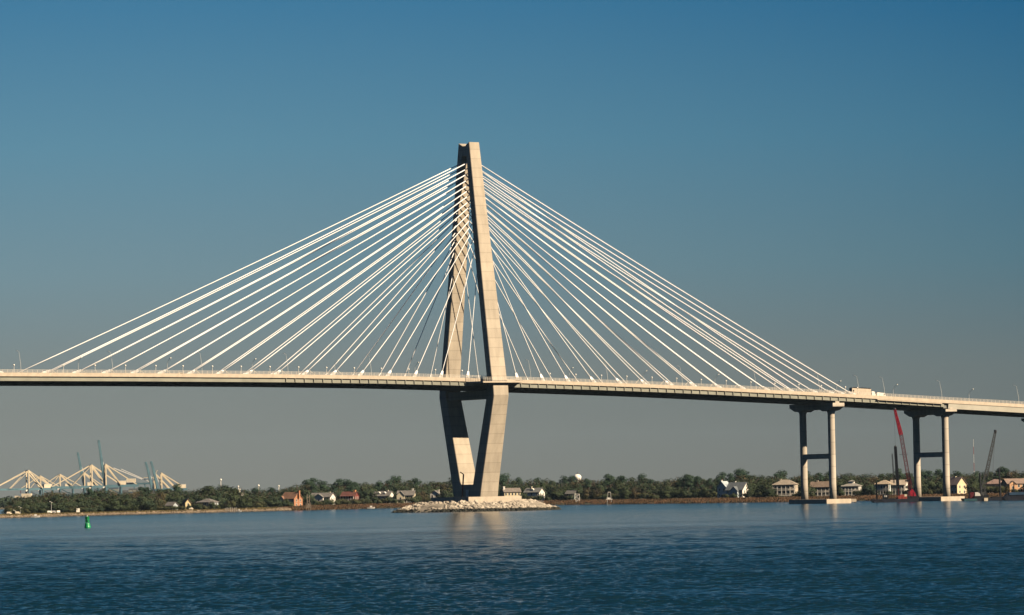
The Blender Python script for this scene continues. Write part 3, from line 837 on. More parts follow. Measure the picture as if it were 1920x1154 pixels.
tag(rm, 'thin red and white radio mast far behind the grey crane', 'radio mast')

# ------------------------------------------------------------------ buoy and small boats
by = empty('channel_buoy', G(163.5, 1372, 0), -YAW)
by.rotation_euler = (math.radians(1), math.radians(-1.5), -YAW)
MB().lathe([(1.0, -.6), (1.04, .25), (.96, .5), (.80, 1.25), (.72, 1.45)], n=20).build('hull', M['green'], by)
tw = MB()
for a in range(4):
    c_, s_ = math.cos(a*math.pi/2+.5), math.sin(a*math.pi/2+.5)
    tw.bar((.66*c_, .66*s_, 1.4), (.6*c_, .6*s_, 3.4), .16)
    c2, s2 = math.cos((a+1)*math.pi/2+.5), math.sin((a+1)*math.pi/2+.5)
    tw.bar((.66*c_, .66*s_, 1.5), (.55*c2, .55*s2, 2.4), .08)
tw.lathe([(.72, 2.35), (.72, 2.45)], n=14)
tw.build('tower_frame', M['green'], by)
MB().box(-.66, .66, -.05, .05, 1.75, 2.55).box(-.05, .05, -.62, .62, 2.65, 3.35).box(-.66, .66, -.05, .05, 2.68, 3.36).build('dayboard', M['green'], by)
MB().lathe([(.68, 3.4), (.68, 3.5), (.2, 3.55)], n=14).build('lantern_platform', M['green'], by)
MB().lathe([(.16, 3.55), (.2, 3.8), (.1, 3.95)], n=10).build('lantern', M['lens'], by, True)
tag(by, 'green steel channel buoy floating before the tan bank', 'buoy')
def skiff(px, d, L, label, turn=0, cabin=False):
    o = empty('small_boat', G(px, d, 0), -YAW+math.radians(turn))
    w_ = L*.16
    rings = []
    for t, w1, z0 in ((-1, .9, 0), (-.4, 1, -.05), (.3, .95, 0), (.75, .6, .1), (1, .08, .35)):
        x = t*L/2; rings.append([(x, -w_*w1*.6, z0-.25), (x, -w_*w1, .7+.25*max(t, 0)), (x, w_*w1, .7+.25*max(t, 0)), (x, w_*w1*.6, z0-.25)])
    MB().loft(rings).build('hull', M['boat_grey'], o)
    MB().box(-L*.12, L*.14, -w_*.6, w_*.6, .7, 1.7).build('console', M['crane_grey'], o)
    MB().box(-L*.51, -L*.46, -.25, .25, .2, 1.15).build('outboard_motor', M['black_steel'], o)
    tag(o, label, 'boat')
skiff(66, 2325, 4.6, 'small grey motorboat lying below the tan bank beyond the green buoy', 8)
skiff(447, 2548, 3.6, 'small white boat by the bank before the hip roofed blue house', -12)
skiff(695, 2700, 5.0, 'white skiff pulled in at the marsh edge by the pale dormer house', 10)

# ------------------------------------------------------------------ barges and cranes under the bridge
def lattice(mb, p0, p1, w0, w1, n, t=.14, tmain=.2):
    p0, p1 = Vector(p0), Vector(p1); d = (p1-p0).normalized(); u = Vector((0, 1, 0)); v = u.cross(d).normalized()
    cs = [(-1, -1), (1, -1), (1, 1), (-1, 1)]
    def pt(k, i):
        s = k/n; ww = (w0+(w1-w0)*s)/2; c = p0.lerp(p1, s); return c+u*cs[i][0]*ww+v*cs[i][1]*ww
    for i in range(4):
        mb.bar(pt(0, i), pt(n, i), tmain)
        for k in range(n):
            j = (i+1) % 4
            mb.bar(pt(k, i), pt(k+1, j) if k % 2 else pt(k, j), t)
            mb.bar(pt(k+(k % 2), i), pt(k+1-(k % 2), j), t)
    return mb
DB = 2120.0
fB = DB/FPX
def hull(root, x0, x1, y0, y1, z1, mat=None):
    MB().prism([(x0, z1), (x0+.2, .5), (x0+1.6, -.8), (x1-1.6, -.8), (x1-.2, .5), (x1, z1)], 'y', y0, y1).build('hull', mat or M['navy'], root)
bg1 = empty('work_barge', G(1678, DB, 0), -YAW)
hull(bg1, -44*fB, 42*fB, -7, 7, 1.5)
rl = MB()
for i in range(12): rl.bar((-42*fB+i*1.4, -6.6, 1.5), (-42*fB+i*1.4, -6.6, 2.6), .1)
rl.bar((-42*fB, -6.6, 2.5), (-30*fB, -6.6, 2.5), .08).build('railing', M['black_steel'], bg1)
MB().box(-23*fB, -1*fB, -5, 4, 1.5, 1.9).build('deck_plating', M['black_steel'], bg1)
dh = MB().box(-22*fB, -14*fB, -3, 3, 1.9, 4.0).build('deckhouse', M['black_steel'], bg1)
MB().box(-21*fB, -19.5*fB, -3.03, -2.9, 2.3, 3.5).box(-18*fB, -16.5*fB, -3.03, -2.9, 2.5, 3.4).build('window', M['crane_grey'], dh)
MB().bar((-33.5*fB, 3, -.5), (-33.5*fB, 3, Zat(1645, 905, DB)), .75, n=12).build('spud', M['navy'], bg1)
MB().bar((-24.5*fB, -4, 1.5), (-24.5*fB, -4, Zat(1655, 928, DB)), .35).bar((-24.5*fB, -4, Zat(1655, 928, DB)), (-4*fB, -4, Zat(1675, 929, DB)), .3).build('gantry', M['black_steel'], bg1)
tag(bg1, 'flat navy work barge carrying the red crane and piling tower', 'barge')
# piling leads
ld = empty('piling_rig', G(1682.5, DB-2, 1.5), -YAW)
zt = Zat(1680, 838, DB)-1.5
m_ = MB(); lattice(m_, (.4, 0, 2), (-.55, 0, zt), 1.15, 1.1, 26, .16, .3)
m_.bar((.4, 0, 2), (-.55, 0, zt-1), .75)
m_.build('leads', M['black_steel'], ld)
lattice(MB(), (-1.6, 0, 8), (-2.2, 0, zt-3.5), .5, .5, 28, .09, .11).build('ladder', M['black_steel'], ld)
MB().lathe([(.55, zt-1), (.62, zt-.2), (.3, zt+.6)], (-.55, 0), 10).build('sheave_block', M['black_steel'], ld)
MB().bar((.7, -.4, -1.6), (.5, -.4, 5.2), .42).bar((-.3, -.3, -1.0), (-.4, -.3, 4.0), .3).build('red_gate', M['rust'], ld)
MB().box(-1.0, -.1, -1, .2, -2.0, -1.3).box(1.4, 2.9, -1, .2, -1.7, -1.1).build('fender', M['white'], ld)
MB().bar((-.55, 0, zt+.4), (-.75, 0, Zat(1681, 775, DB)-1.5), .07).build('hoist_line', M['black_steel'], ld)
tag(ld, 'tall black pile driving tower standing on the barge beside the red crane', 'pile driver')
# clutter on the barge
cl_ = empty('machine_skid', G(1692, DB-1, 1.5), -YAW)
MB().box(-2.4, 2.0, -2, 2, 0, 1.2).box(-1.6, .6, -1.4, 1.4, 1.2, 2.2).build('frame', M['rust'], cl_)
MB().box(.8, 2.0, -1.2, 1.0, 1.2, 2.3).build('generator', M['house_cream'], cl_)
tag(cl_, 'rusty machine skid with a cream generator by the piling tower', 'machine skid')
# red crawler crane
rc = empty('crawler_crane', G(1709.5, DB, 1.5), -YAW)
px0 = 1709.5
def loc(px, y): return ((px-px0)*fB, Zat(px, y, DB)-1.5)
tr = MB()
for y in (-2.4, 2.4): tr.prism([(-3.2, .3), (-2.8, 0), (2.8, 0), (3.2, .3), (3.2, 1.0), (2.8, 1.3), (-2.8, 1.3), (-3.2, 1.0)], 'y', y-.5, y+.5)
tr.build('tracks', M['black_steel'], rc)
MB().prism([(-1.0, 1.5), (1.5, .9), (1.7, 1.6), (.7, 4.3), (-.3, 4.9), (-1.0, 3.6)], 'y', -1.6, 1.6).build('body', M['red'], rc)
MB().prism([(.8, .9), (1.7, .7), (2.0, 1.6), (1.4, 3.2), (.7, 3.0)], 'y', -1.8, 1.8).build('counterweight', M['red'], rc)
cb_ = MB().box(-2.3, -1.0, -1.9, -.4, 1.5, 3.7).build('cab', M['dark_red'], rc)
MB().box(-2.34, -2.0, -1.94, -.6, 2.3, 3.5).build('window', M['glass'], cb_)
a0, a1, a2 = loc(1707.5, 921), loc(1691.5, 815), loc(1681, 768)
bm_ = MB(); lattice(bm_, (a0[0], 0, a0[1]), (a1[0], 0, a1[1]), 1.5, 1.6, 26, .12, .2)
lb = bm_.build('lower_boom', M['dark_red'], rc)
bm_ = MB(); lattice(bm_, (a1[0], 0, a1[1]), (a2[0], 0, a2[1]), 1.6, .7, 12, .3, .42)
bm_.bar((a1[0]-.2, 0, a1[1]), (a2[0], 0, a2[1]), .7, w2=.5)
bm_.build('upper_boom', M['red'], rc)
MB().lathe([(.5, a2[1]-.8), (.75, a2[1]), (.4, a2[1]+.7)], (a2[0], 0), 10).build('boom_head', M['black_steel'], rc)
q = loc(1705, 885)
MB().bar((1.0, -.8, 4.5), (q[0], -.8, q[1]), .28).bar((1.0, .8, 4.5), (q[0], .8, q[1]), .28).bar((q[0], -.9, q[1]), (q[0], .9, q[1]), .4).bar((-.8, 0, 4.4), (q[0], 0, q[1]), .5).build('gantry_mast', M['black_steel'], rc)
MB().bar((q[0], 0, q[1]), (a2[0], .5, a2[1]), .06).bar((q[0], 0, q[1]), (a2[0], -.5, a2[1]), .06).build('pendant_lines', M['dark_red'], rc)
q1, q2 = loc(1687.8, 853), loc(1707.5, 852)
MB().bar((q1[0], 0, q1[1]), (q1[0]+4.2, 0, q1[1]+.2), .2).bar((loc(1697, 902)[0], -1, loc(1697, 902)[1]), (loc(1703, 902)[0], -1, loc(1703, 902)[1]), .8).build('boom_stop', M['black_steel'], rc)
tag(rc, 'red crawler crane with a long lattice boom on the navy barge', 'crane')

D2 = 2075.0; f2 = D2/FPX
b2 = empty('work_barge', G(1850, D2, 0), -YAW)
hull(b2, -46*f2, 42*f2, -8, 8, 1.3)
MB().box(-46.3*f2, -22*f2, -8.3, -8.02, .1, 1.1).build('rub_rail', M['teal'], b2)
MB().box(-9*f2, -2*f2, -8.6, -8.05, -.1, 1.4).build('fender', M['house_cream'], b2)
for px, y0 in ((1839.6, 887), (1876, 878)):
    MB().bar(((px-1850)*f2, 2, -.5), ((px-1850-1.2)*f2, 2, Zat(px, y0, D2)), .85, n=12).build('spud', M['black_steel'], b2)
MB().box(-26*f2, -2*f2, -6, 5, 1.3, 2.4).box(-8*f2, 2*f2, -6, 4, 2.4, 3.0).box(8*f2, 40*f2, -5, 5, 1.3, 1.9).build('deck_cargo', M['black_steel'], b2)
MB().box(-33*f2, -25*f2, -3, 3, 1.3, 4.2).build('red_container', M['dark_red'], b2)
MB().prism([(-23*f2, 2.0), (-12*f2, 2.0), (-14*f2, 3.6), (-18*f2, 4.2), (-23*f2, 4.2)], 'y', -2, 2).build('white_tank', M['crane_grey'], b2)
tag(b2, 'second dark barge with two black spud poles near the peach house', 'barge')
b3 = empty('scow', G(1922, D2-16, 0), -YAW)
MB().prism([(-36*f2, -.8), (60*f2, -.8), (62*f2, 3.6), (-34*f2, 3.4), (-42*f2, 1.0)], 'y', -5, 5).build('hull', M['navy'], b3)
MB().box(-32*f2, 58*f2, -5.3, 4.6, 2.6, 3.9).build('coaming', mottled('scow_blue', (0.02, 0.055, 0.11), 0.2, 0.5, 0.6), b3)
MB().bar((-21*f2, 0, 3.6), (-21*f2, 0, Zat(1901, 906, D2)), .45).bar((-26*f2, 0, Zat(1896, 910, D2)), (-10*f2, 0, Zat(1912, 908, D2)), .22).bar((-21*f2, 0, Zat(1901, 921, D2)), (-18*f2, 0, 5.2), .4).build('mast', M['black_steel'], b3)
tag(b3, 'dark blue scow with a short mast and crossbar', 'scow')
gc = empty('crawler_crane', G(1841, D2+6, 1.3), -YAW)
px0 = 1841
def loc2(px, y): return ((px-px0)*f2, Zat(px, y, D2)-1.3)
tr = MB()
for y in (-2.2, 2.2): tr.prism([(-2.8, .3), (-2.4, 0), (2.4, 0), (2.8, .3), (2.8, .9), (2.4, 1.2), (-2.4, 1.2), (-2.8, .9)], 'y', y-.4, y+.4)
tr.build('tracks', M['black_steel'], gc)
MB().prism([(-2.2, 1.2), (1.4, 1.2), (1.4, 3.0), (-2.2, 3.2)], 'y', -1.5, 1.5).build('body', M['grey_steel'], gc)
MB().box(1.0, 1.9, -1.5, 0, 1.4, 3.4).build('cab', M['grey_steel'], gc)
a0, a1 = (0.2, 3.0), loc2(1868.5, 810)
lattice(MB(), (a0[0], 0, a0[1]), (a1[0], 0, a1[1]), 1.9, .9, 26, .2, .28).build('boom', M['grey_steel'], gc)
MB().lathe([(.4, a1[1]-.9), (.75, a1[1]), (.6, a1[1]+1.0)], (a1[0], 0), 10).build('boom_head', M['black_steel'], gc)
MB().bar((a1[0], 0, a1[1]), loc2(1861, 905)[:1]+(0,)+loc2(1861, 905)[1:], .06).bar((a1[0], 0, a1[1]), loc2(1858, 920)[:1]+(0,)+loc2(1858, 920)[1:], .06).build('hoist_line', M['grey_steel'], gc)
tag(gc, 'grey crane with a slim lattice boom leaning away from the bridge', 'crane')
# mooring dolphin beyond the footing of the first tall pier
dp = empty('mooring_dolphin', G(1597, 2150, 0), -YAW)
MB().box(-2.0, 2.0, -2, 2, .4, 1.9).build('platform', M['barrier'], dp)
for x in (-1.5, 1.5):
    for y in (-1.4, 1.4): MB().bar((x, y, -1), (x, y, .4), .5, n=10).build('pile', M['black_steel'], dp)
tag(dp, 'small square concrete dolphin beside the first round columned pier', 'dolphin')

# ------------------------------------------------------------------ houses along the far shore
HM = {}
def hm(col, var=.07):
    k = tuple(col)
    if k not in HM: HM[k] = mottled('house_paint', col, var, 0.5, 0.75)
    return HM[k]
def rm_(col):
    k = ('r',)+tuple(col)
    if k not in HM: HM[k] = mottled('roof_shingle', col, 0.2, 0.9, 0.85)
    return HM[k]
WHITE, CREAM, YELLOW = (.62, .61, .57), (.52, .48, .36), (.52, .44, .27)
BLUEGREY, TAN, RED, BRICK = (.36, .42, .46), (.42, .37, .29), (.15, .042, .036), (.33, .155, .085)
GREY, BROWN, TERRA, DARKR = (.15, .145, .14), (.17, .13, .10), (.21, .12, .08), (.12, .05, .042)
def window(parent, x, y, z, w, h, side='front'):
    f = MB(); p = MB(); t = .14
    if side == 'front':
        f.box(x-w/2-t, x+w/2+t, y-.07, y+.02, z-h/2-t, z-h/2).box(x-w/2-t, x+w/2+t, y-.07, y+.02, z+h/2, z+h/2+t)
        f.box(x-w/2-t, x-w/2, y-.07, y+.02, z-h/2, z+h/2).box(x+w/2, x+w/2+t, y-.07, y+.02, z-h/2, z+h/2)
        p.box(x-w/2, x+w/2, y-.035, y+.015, z-h/2, z+h/2)
    else:
        f.box(x-.02, x+.07, y-w/2-t, y+w/2+t, z-h/2-t, z-h/2).box(x-.02, x+.07, y-w/2-t, y+w/2+t, z+h/2, z+h/2+t)
        f.box(x-.02, x+.07, y-w/2-t, y-w/2, z-h/2, z+h/2).box(x-.02, x+.07, y+w/2, y+w/2+t, z-h/2, z+h/2)
        p.box(x-.015, x+.035, y-w/2, y+w/2, z-h/2, z+h/2)
    o = f.build('window', M['white'], parent)
    p.build('pane', M['glass'], o)
def house(name, label, px, off, W, D, H, RH, roof='gable', turn=0, wall=WHITE, side=None, rc=GREY, chim=(), porch=None, wing=None, cols=3, rows=2, stilts=0.0, cupola=False, dormer=0, zg=2.4, sidewin=True):
    root = empty(name, G(px, shore(px)+off, zg*lz(px)), -YAW+math.radians(turn))
    tag(root, label, 'house')
    z0 = stilts; zt = z0+H
    w2, d2 = W/2, D/2
    wl = MB().box(-w2, w2, -d2, d2, z0, zt)
    wallm = hm(wall)
    wo_ = wl.build('wall', wallm, root)
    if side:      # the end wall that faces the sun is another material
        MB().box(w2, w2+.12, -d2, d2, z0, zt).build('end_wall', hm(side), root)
    if stilts:
        for x in np.linspace(-w2+.3, w2-.3, 5):
            for y in (-d2+.2, d2-.2): MB().box(x-.2, x+.2, y-.2, y+.2, 0, z0).build('stilt', M['white'], root)
    r = MB(); e = .55; th = .28
    if roof == 'gable':      # ridge along x
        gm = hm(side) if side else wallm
        MB().prism([(-d2, zt), (d2, zt), (0, zt+RH)], 'x', -w2, w2-.01).build('gable', gm, root)
        for sg in (-1, 1):
            yy = sg*(d2+e); zz = zt-e*RH/d2
            r.loft([[(x, 0, zt+RH+.05), (x, yy, zz+.05), (x, yy, zz+.05+th), (x, 0, zt+RH+.05+th)] for x in (-w2-e, w2+e)])
    elif roof == 'front':    # ridge along y, the gable faces the river
        MB().prism([(-w2, zt), (w2, zt), (0, zt+RH)], 'y', -d2, d2).build('gable', wallm, root)
        for sg in (-1, 1):
            xx = sg*(w2+e); zz = zt-e*RH/w2
            r.loft([[(0, y, zt+RH+.05), (xx, y, zz+.05), (xx, y, zz+.05+th), (0, y, zt+RH+.05+th)] for y in (-d2-e, d2+e)])
    else:
        rx = max(w2-d2, .4)
        a = [(-w2-e, -d2-e, zt), (w2+e, -d2-e, zt), (w2+e, d2+e, zt), (-w2-e, d2+e, zt)]
        b = [(x, y, z+.25) for x, y, z in a]
        c = [(-rx, -.05, zt+RH), (rx, -.05, zt+RH), (rx, .05, zt+RH), (-rx, .05, zt+RH)]
        r.loft([a, b, c])
    ro = r.build('roof', rm_(rc), root)
    for (cx_, cy_, ch, cw, cc) in chim:
        MB().box(cx_-cw/2, cx_+cw/2, cy_-cw/2, cy_+cw/2, zt, zt+ch-.3).box(cx_-cw/2-.12, cx_+cw/2+.12, cy_-cw/2-.12, cy_+cw/2+.12, zt+ch-.3, zt+ch).build('chimney', hm(cc), ro)
    if cupola:
        MB().box(-1.5, 1.5, -1.5, 1.5, zt+RH-.7, zt+RH+.8).build('cupola', M['white'], ro)
        MB().loft([[(-2, -2, zt+RH+.8), (2, -2, zt+RH+.8), (2, 2, zt+RH+.8), (-2, 2, zt+RH+.8)], [(-.1, -.1, zt+RH+1.5), (.1, -.1, zt+RH+1.5), (.1, .1, zt+RH+1.5), (-.1, .1, zt+RH+1.5)]]).build('cupola_roof', rm_(rc), ro)
    for i in range(dormer):
        x = (i-(dormer-1)/2)*W*.33
        dm = MB().box(x-.9, x+.9, -d2*.72, 0, zt+.2, zt+RH*.62).prism([(x-1.1, zt+RH*.62), (x+1.1, zt+RH*.62), (x, zt+RH*.95)], 'y', -d2*.78, 0)
        dm.build('dormer', M['white'], ro)
    if wing:      # a projecting front gable
        wx, ww, wd, wh, wr = wing
        MB().box(wx-ww/2, wx+ww/2, -d2-wd, -d2-.01, z0, z0+wh).prism([(wx-ww/2, z0+wh), (wx+ww/2, z0+wh), (wx, z0+wh+wr)], 'y', -d2-wd, -d2-.01).build('front_wing', wallm, root)
        r2 = MB()
        for sg in (-1, 1):
            xx = wx+sg*(ww/2+.4); zz = z0+wh-.4*wr/(ww/2)
            r2.loft([[(wx, y, z0+wh+wr+.05), (xx, y, zz+.05), (xx, y, zz+.3), (wx, y, z0+wh+wr+.3)] for y in (-d2-wd-.4, -d2+1.5)])
        r2.build('wing_roof', rm_(rc), root)
        window(root, wx, -d2-wd, z0+wh*.62, 1.2, 1.7)
    fy = -d2
    hf = H/rows
    if porch:
        n, pd = porch
        pm = MB(); cm = []
        for k in range(n):
            zf = z0+hf*k
            pm.box(-w2, w2, -d2-pd, -d2-.02, zf-.15, zf+.1)
            for hz in (.55, 1.0): pm.box(-w2, w2, -d2-pd-.02, -d2-pd+.06, zf+hz-.05, zf+hz+.05)
        pm.build('porch_floor', M['white'], root)
        pr_ = MB().prism([(-d2-pd-.4, z0+hf*n-.1), (-d2-.02, z0+hf*n+.45), (-d2-.02, z0+hf*n+.65), (-d2-pd-.4, z0+hf*n+.1)], 'x', -w2-.3, w2+.3)
        pr_.build('porch_roof', rm_(rc), root)
        for x in np.linspace(-w2+.2, w2-.2, 6):
            MB().box(x-.15, x+.15, -d2-pd, -d2-pd+.3, z0 if z0 else 0, z0+hf*n-.12).build('porch_column', M['white'], root)
    for rw in range(rows):
        for c_ in range(cols):
            x = -w2+W*(c_+.5)/cols
            if wing and abs(x-wing[0]) < wing[1]/2: continue
            window(root, x, fy, z0+hf*(rw+.52), 1.0, 1.6)
        if sidewin:
            for y in (-d2*.45, d2*.45): window(root, w2+(.12 if side else 0), y, z0+hf*(rw+.52), .9, 1.5, 'side')
    MB().box(-.55+W*.04, .55+W*.04, fy-.09, fy-.03, z0, z0+2.1).build('door', M['dark_red'] if wall != RED else M['white'], root)
    return root
HOUSES = []
def hs(px, half, *a, **k):
    HOUSES.append((px, k.pop('gap', half), a[0], a[1])); return house(k.pop('kind', 'shore_house'), a[0], px, a[1], *a[2:], **k)
hs(322, 6, 'tiny slate blue cottage in shade under the oaks behind the beach', 62, 5.5, 5, 3.2, 1.8, 'gable', -35, wall=BLUEGREY, cols=2, rows=1)
hs(350, 5, 'narrow yellow house glimpsed between oaks beside the blue cottage', 66, 3.6, 5, 4.6, 2.2, 'front', 24, wall=(.52, .44, .25), cols=1, rows=2, rc=BROWN)
hs(390, 17, 'pale blue house with a grey hipped roof and two storey porch', 60, 9.5, 8, 4.6, 2.3, 'hip', -30, wall=BLUEGREY, porch=(2, 2.0), rows=2, cols=4)
hs(454, 3, 'white gabled house top showing high among the oaks', 96, 4.6, 6, 8.2, 2.4, 'front', 15, wall=WHITE, cols=2, rows=3, chim=((-1.5, 0, 4.2, .8, WHITE),), gap=-30)
hs(547, 21, 'white house with terracotta roof and an orange brick end wall', 62, 10.5, 8.2, 5.3, 3.7, 'gable', -38, wall=WHITE, side=BRICK, rc=TERRA, chim=((5.9, 0, 4.9, 1.2, BRICK),), cols=4, wing=(-4.0, 3.2, .8, 5.0, 1.6))
hs(605, 25, 'wide white house with grey roof and a broad centre gable', 62, 14.0, 8, 5.6, 2.4, 'gable', -22, wall=WHITE, rc=GREY, chim=((4.5, 1, 3.2, .9, CREAM),), porch=(1, 1.8), wing=(-.5, 6.2, 1.4, 5.4, 2.0), cols=5)
hs(656, 17, 'red house with dark red roof and orange chimney', 64, 9.5, 7.5, 5.6, 2.7, 'gable', -20, wall=RED, rc=DARKR, chim=((3.3, 0, 3.9, 1.5, (.55, .27, .12)),), porch=(2, 1.6), cols=3)
hs(719, 22, 'white shore house with dormer windows and tall grey chimney', 70, 12, 8, 5.4, 2.8, 'gable', -24, wall=WHITE, rc=GREY, dormer=2, chim=((3.0, 0, 3.7, 1.2, (.45, .42, .38)),), cols=4, porch=(1, 1.8))
hs(762, 19, 'cream house with a steep front gable and white chimney', 66, 11, 8, 5.6, 2.7, 'gable', -8, wall=CREAM, rc=GREY, chim=((4.2, .5, 4.2, 1.1, WHITE),), wing=(-3.0, 5.0, 1.6, 5.4, 2.7), cols=4, porch=(1, 1.5))
hs(817, 7, 'small white house half hidden by trees beside the tower island', 70, 6, 6, 5.8, 2.2, 'front', -15, wall=WHITE, chim=((2, 0, 3, .8, WHITE),), cols=2)
hs(958, 18, 'long yellow house with a plain grey roof just past the tower', 64, 11, 7, 6.4, 2.2, 'gable', 16, wall=YELLOW, rc=(.19, .165, .145), chim=((-5.0, -1, 3.6, 1.2, WHITE),), cols=5)
hs(1002, 15, 'grey roofed house with slim white chimney beyond the yellow house', 74, 11, 8, 5.8, 2.6, 'gable', -28, wall=WHITE, rc=(.15, .155, .15), chim=((-1.2, -2, 3.8, 1.0, CREAM),), cols=3, dormer=1)
hs(1072, 9, 'low greenish cottage beside a white outside stair', 60, 6, 6, 4.4, 1.8, 'gable', -25, wall=(.16, .19, .17), rc=(.12, .12, .115), cols=2, chim=((.5, 0, 2.2, .8, WHITE),))
hs(1358, 8, 'narrow white gabled house with chimney touching the big blue grey house', 66, 6, 7, 6.6, 3.4, 'front', -30, wall=WHITE, rc=BLUEGREY, chim=((-1.2, -1.5, 4.4, 1.1, WHITE),), cols=2)
hs(1384, 24, 'large blue grey house with a bright white end gable', 62, 11.5, 9, 5.0, 4.2, 'gable', -36, wall=BLUEGREY, side=WHITE, rc=(.12, .14, .155), chim=((-2.5, .5, 5.0, 1.0, WHITE),), wing=(1.0, 5.0, 2.0, 4.4, 2.4), cols=4)
hs(1473, 22, 'tan house with tiered porches and low hipped roof', 62, 13, 9, 6.2, 3.0, 'hip', -14, wall=TAN, rc=(.27, .235, .19), chim=((-2.8, 0, 3.5, .9, CREAM),), porch=(2, 2.2), cols=5, stilts=1.2)
hs(1541, 19, 'brown roofed house with shaded porch between the first pier columns', 64, 12, 9, 5.6, 3.0, 'gable', -16, wall=TAN, rc=BROWN, chim=((-2.6, 0, 4.0, 1.1, TAN),), porch=(2, 2.4), cols=4)
hs(1597, 17, 'white two storey porch house topped by a small cupola', 62, 10, 8, 5.8, 2.0, 'hip', -14, wall=WHITE, rc=(.25, .24, .22), porch=(2, 2.2), cupola=True, cols=4)
hs(1659, 15, 'pale blue house with tan hipped roof behind the red crane barge', 62, 8.5, 8, 6.6, 2.4, 'hip', -24, wall=(.45, .52, .53), rc=(.34, .28, .21), porch=(2, 1.8), cols=4)
hs(1686, 11, 'white porch house half hidden by the piling tower', 70, 9, 7, 6.0, 2.6, 'gable', -20, wall=WHITE, rc=(.40, .34, .27), porch=(2, 2.0), cols=3)
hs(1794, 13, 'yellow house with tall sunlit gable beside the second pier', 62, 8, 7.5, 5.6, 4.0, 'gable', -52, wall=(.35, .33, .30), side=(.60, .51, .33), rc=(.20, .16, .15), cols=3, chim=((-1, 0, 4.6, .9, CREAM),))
hs(1867, 14, 'low pinkish roof showing above shrubs between the spud poles', 75, 10, 8, 5.4, 2.8, 'hip', -20, wall=(.44, .36, .30), rc=(.24, .17, .15), cols=3)
hs(1909, 20, 'long peach coloured house at the end of the shore', 64, 16, 9, 5.6, 2.4, 'gable', 14, wall=(.48, .29, .17), rc=(.24, .18, .15), cols=6, wing=(-5.2, 4.0, 1.2, 5.2, 1.6))

# docks, stairs, boat lifts
def dock(px, off, label, n, L, h, kind='dock'):
    r = empty('dock', G(px, shore(px)+off, 0), -YAW)
    MB().box(-L/2, L/2, -1.1, 1.1, 1.5, 1.75).build('decking', M['wood'], r)
    for x in np.linspace(-L/2+.3, L/2-.3, n):
        for y in (-1.0, 1.0): MB().bar((x, y, -1), (x, y, h+rnd.uniform(-.4, .6)), .24, n=8).build('pile', M['boat_grey'] if kind == 'white' else M['wood'], r)
    tag(r, label, 'dock')
    return r
dock(432, -6, 'small dock with white piles below the hip roofed blue house', 7, 7.0, 2.5, 'white')
dock(578, -2, 'wooden dock frame standing in the marsh by the terracotta roof', 3, 3.4, 4.2)
MB().bar((-.7, 0, 1.7), (-.7, 0, 9.6), .4).bar((.7, 0, 1.7), (.7, 0, 9.2), .4).bar((-.7, 0, 5.4), (.7, 0, 5.4), .25).bar((-.7, 0, 7.8), (.7, 0, 7.8), .25).build('hoist_frame', M['wood'], [o for o in bpy.data.objects if o.name.startswith('dock') and 'terracotta' in o.get('label', '')][0])
dock(1012, 8, 'white piled dock in front of the slim chimney house', 6, 4.5, 2.6, 'white')
o = empty('boat_lift', G(1142, shore(1142)+6, 0), -YAW)
for x in (-1.5, 1.5):
    for y in (-1.3, 1.3): MB().bar((x, y, -1), (x*.5, y, 7.6), .28, n=8).build('post', M['boat_grey'], o)
MB().box(-2.0, 2.0, -1.6, 1.6, 2.9, 3.2).build('platform', M['white'], o)
MB().box(-1.6, 1.2, -1.0, 1.0, 3.2, 4.1).build('cradle', M['white'], o)
MB().bar((-.75, -1.3, 7.4), (.75, -1.3, 7.4), .2).bar((-.75, 1.3, 7.4), (.75, 1.3, 7.4), .2).build('hoist_beam', M['white'], o)
tag(o, 'tall white boat lift on four posts in the red marsh', 'boat lift')
o = empty('outside_stair', G(1083, shore(1083)+22, 1.5), -YAW)
for k_ in range(3):
    a, b = ((-1.1, 1.0) if k_ % 2 == 0 else (1.0, -1.1))
    MB().bar((a, 0, .4+k_*1.5), (b, 0, 1.8+k_*1.5), .4, .5).build('flight', M['boat_grey'], o)
for x in (-1.2, 1.1): MB().bar((x, .3, 0), (x, .3, 5.2), .2).build('post', M['white'], o)
MB().bar((-1.2, .3, 5.1), (1.1, .3, 5.1), .18).build('top_rail', M['white'], o)
tag(o, 'white zigzag outside stair next to the low greenish cottage', 'stair')

# parked cars and lamps on the point of land
def shore_car(px, off, label, mat, van=False):
    r = empty('parked_car', G(px, shore(px)+off, 2.62*lz(px)+.05), -YAW+math.pi/2+rnd.uniform(-.3, .3))
    if van: MB().prism([(-2.6, .4), (2.6, .4), (2.7, 1.1), (2.2, 1.5), (1.6, 2.4), (-2.5, 2.5)], 'y', -1, 1).build('body', mat, r)
    else: MB().prism([(-2.2, .35), (2.2, .35), (2.25, .85), (1.2, 1.0), (.6, 1.55), (-1.3, 1.6), (-2.0, 1.05), (-2.25, .9)], 'y', -.9, .9).build('body', mat, r)
    MB().prism([(-1.1, 1.05), (.95, 1.05), (.5, 1.45), (-1.1, 1.5)], 'y', -.93, .93).build('side_window', M['glass'], r)
    w = MB().prism([(.36*math.cos(a), .36*math.sin(a)+.36) for a in np.linspace(0, 2*math.pi, 13)[:-1]], 'y', -.12, .12).build('wheel', M['black_steel'], r); w.location = (1.35, -.85, 0)
    for sx, sy in ((1, 1), (-1, 1), (-1, -1)):
        c = w.copy(); COL.objects.link(c); c.parent = r; c.location = (sx*1.35, sy*.85, 0)
    tag(r, label, 'car', 'cars parked behind the beach')
shore_car(93, 40, 'white car parked behind the beach by the taller shore lamp', M['white'])
shore_car(101, 42, 'pale grey car between the two white ones by the taller shore lamp', M['boat_grey'])
shore_car(109, 41, 'white car at the end of the three by the taller lamp', M['white'])
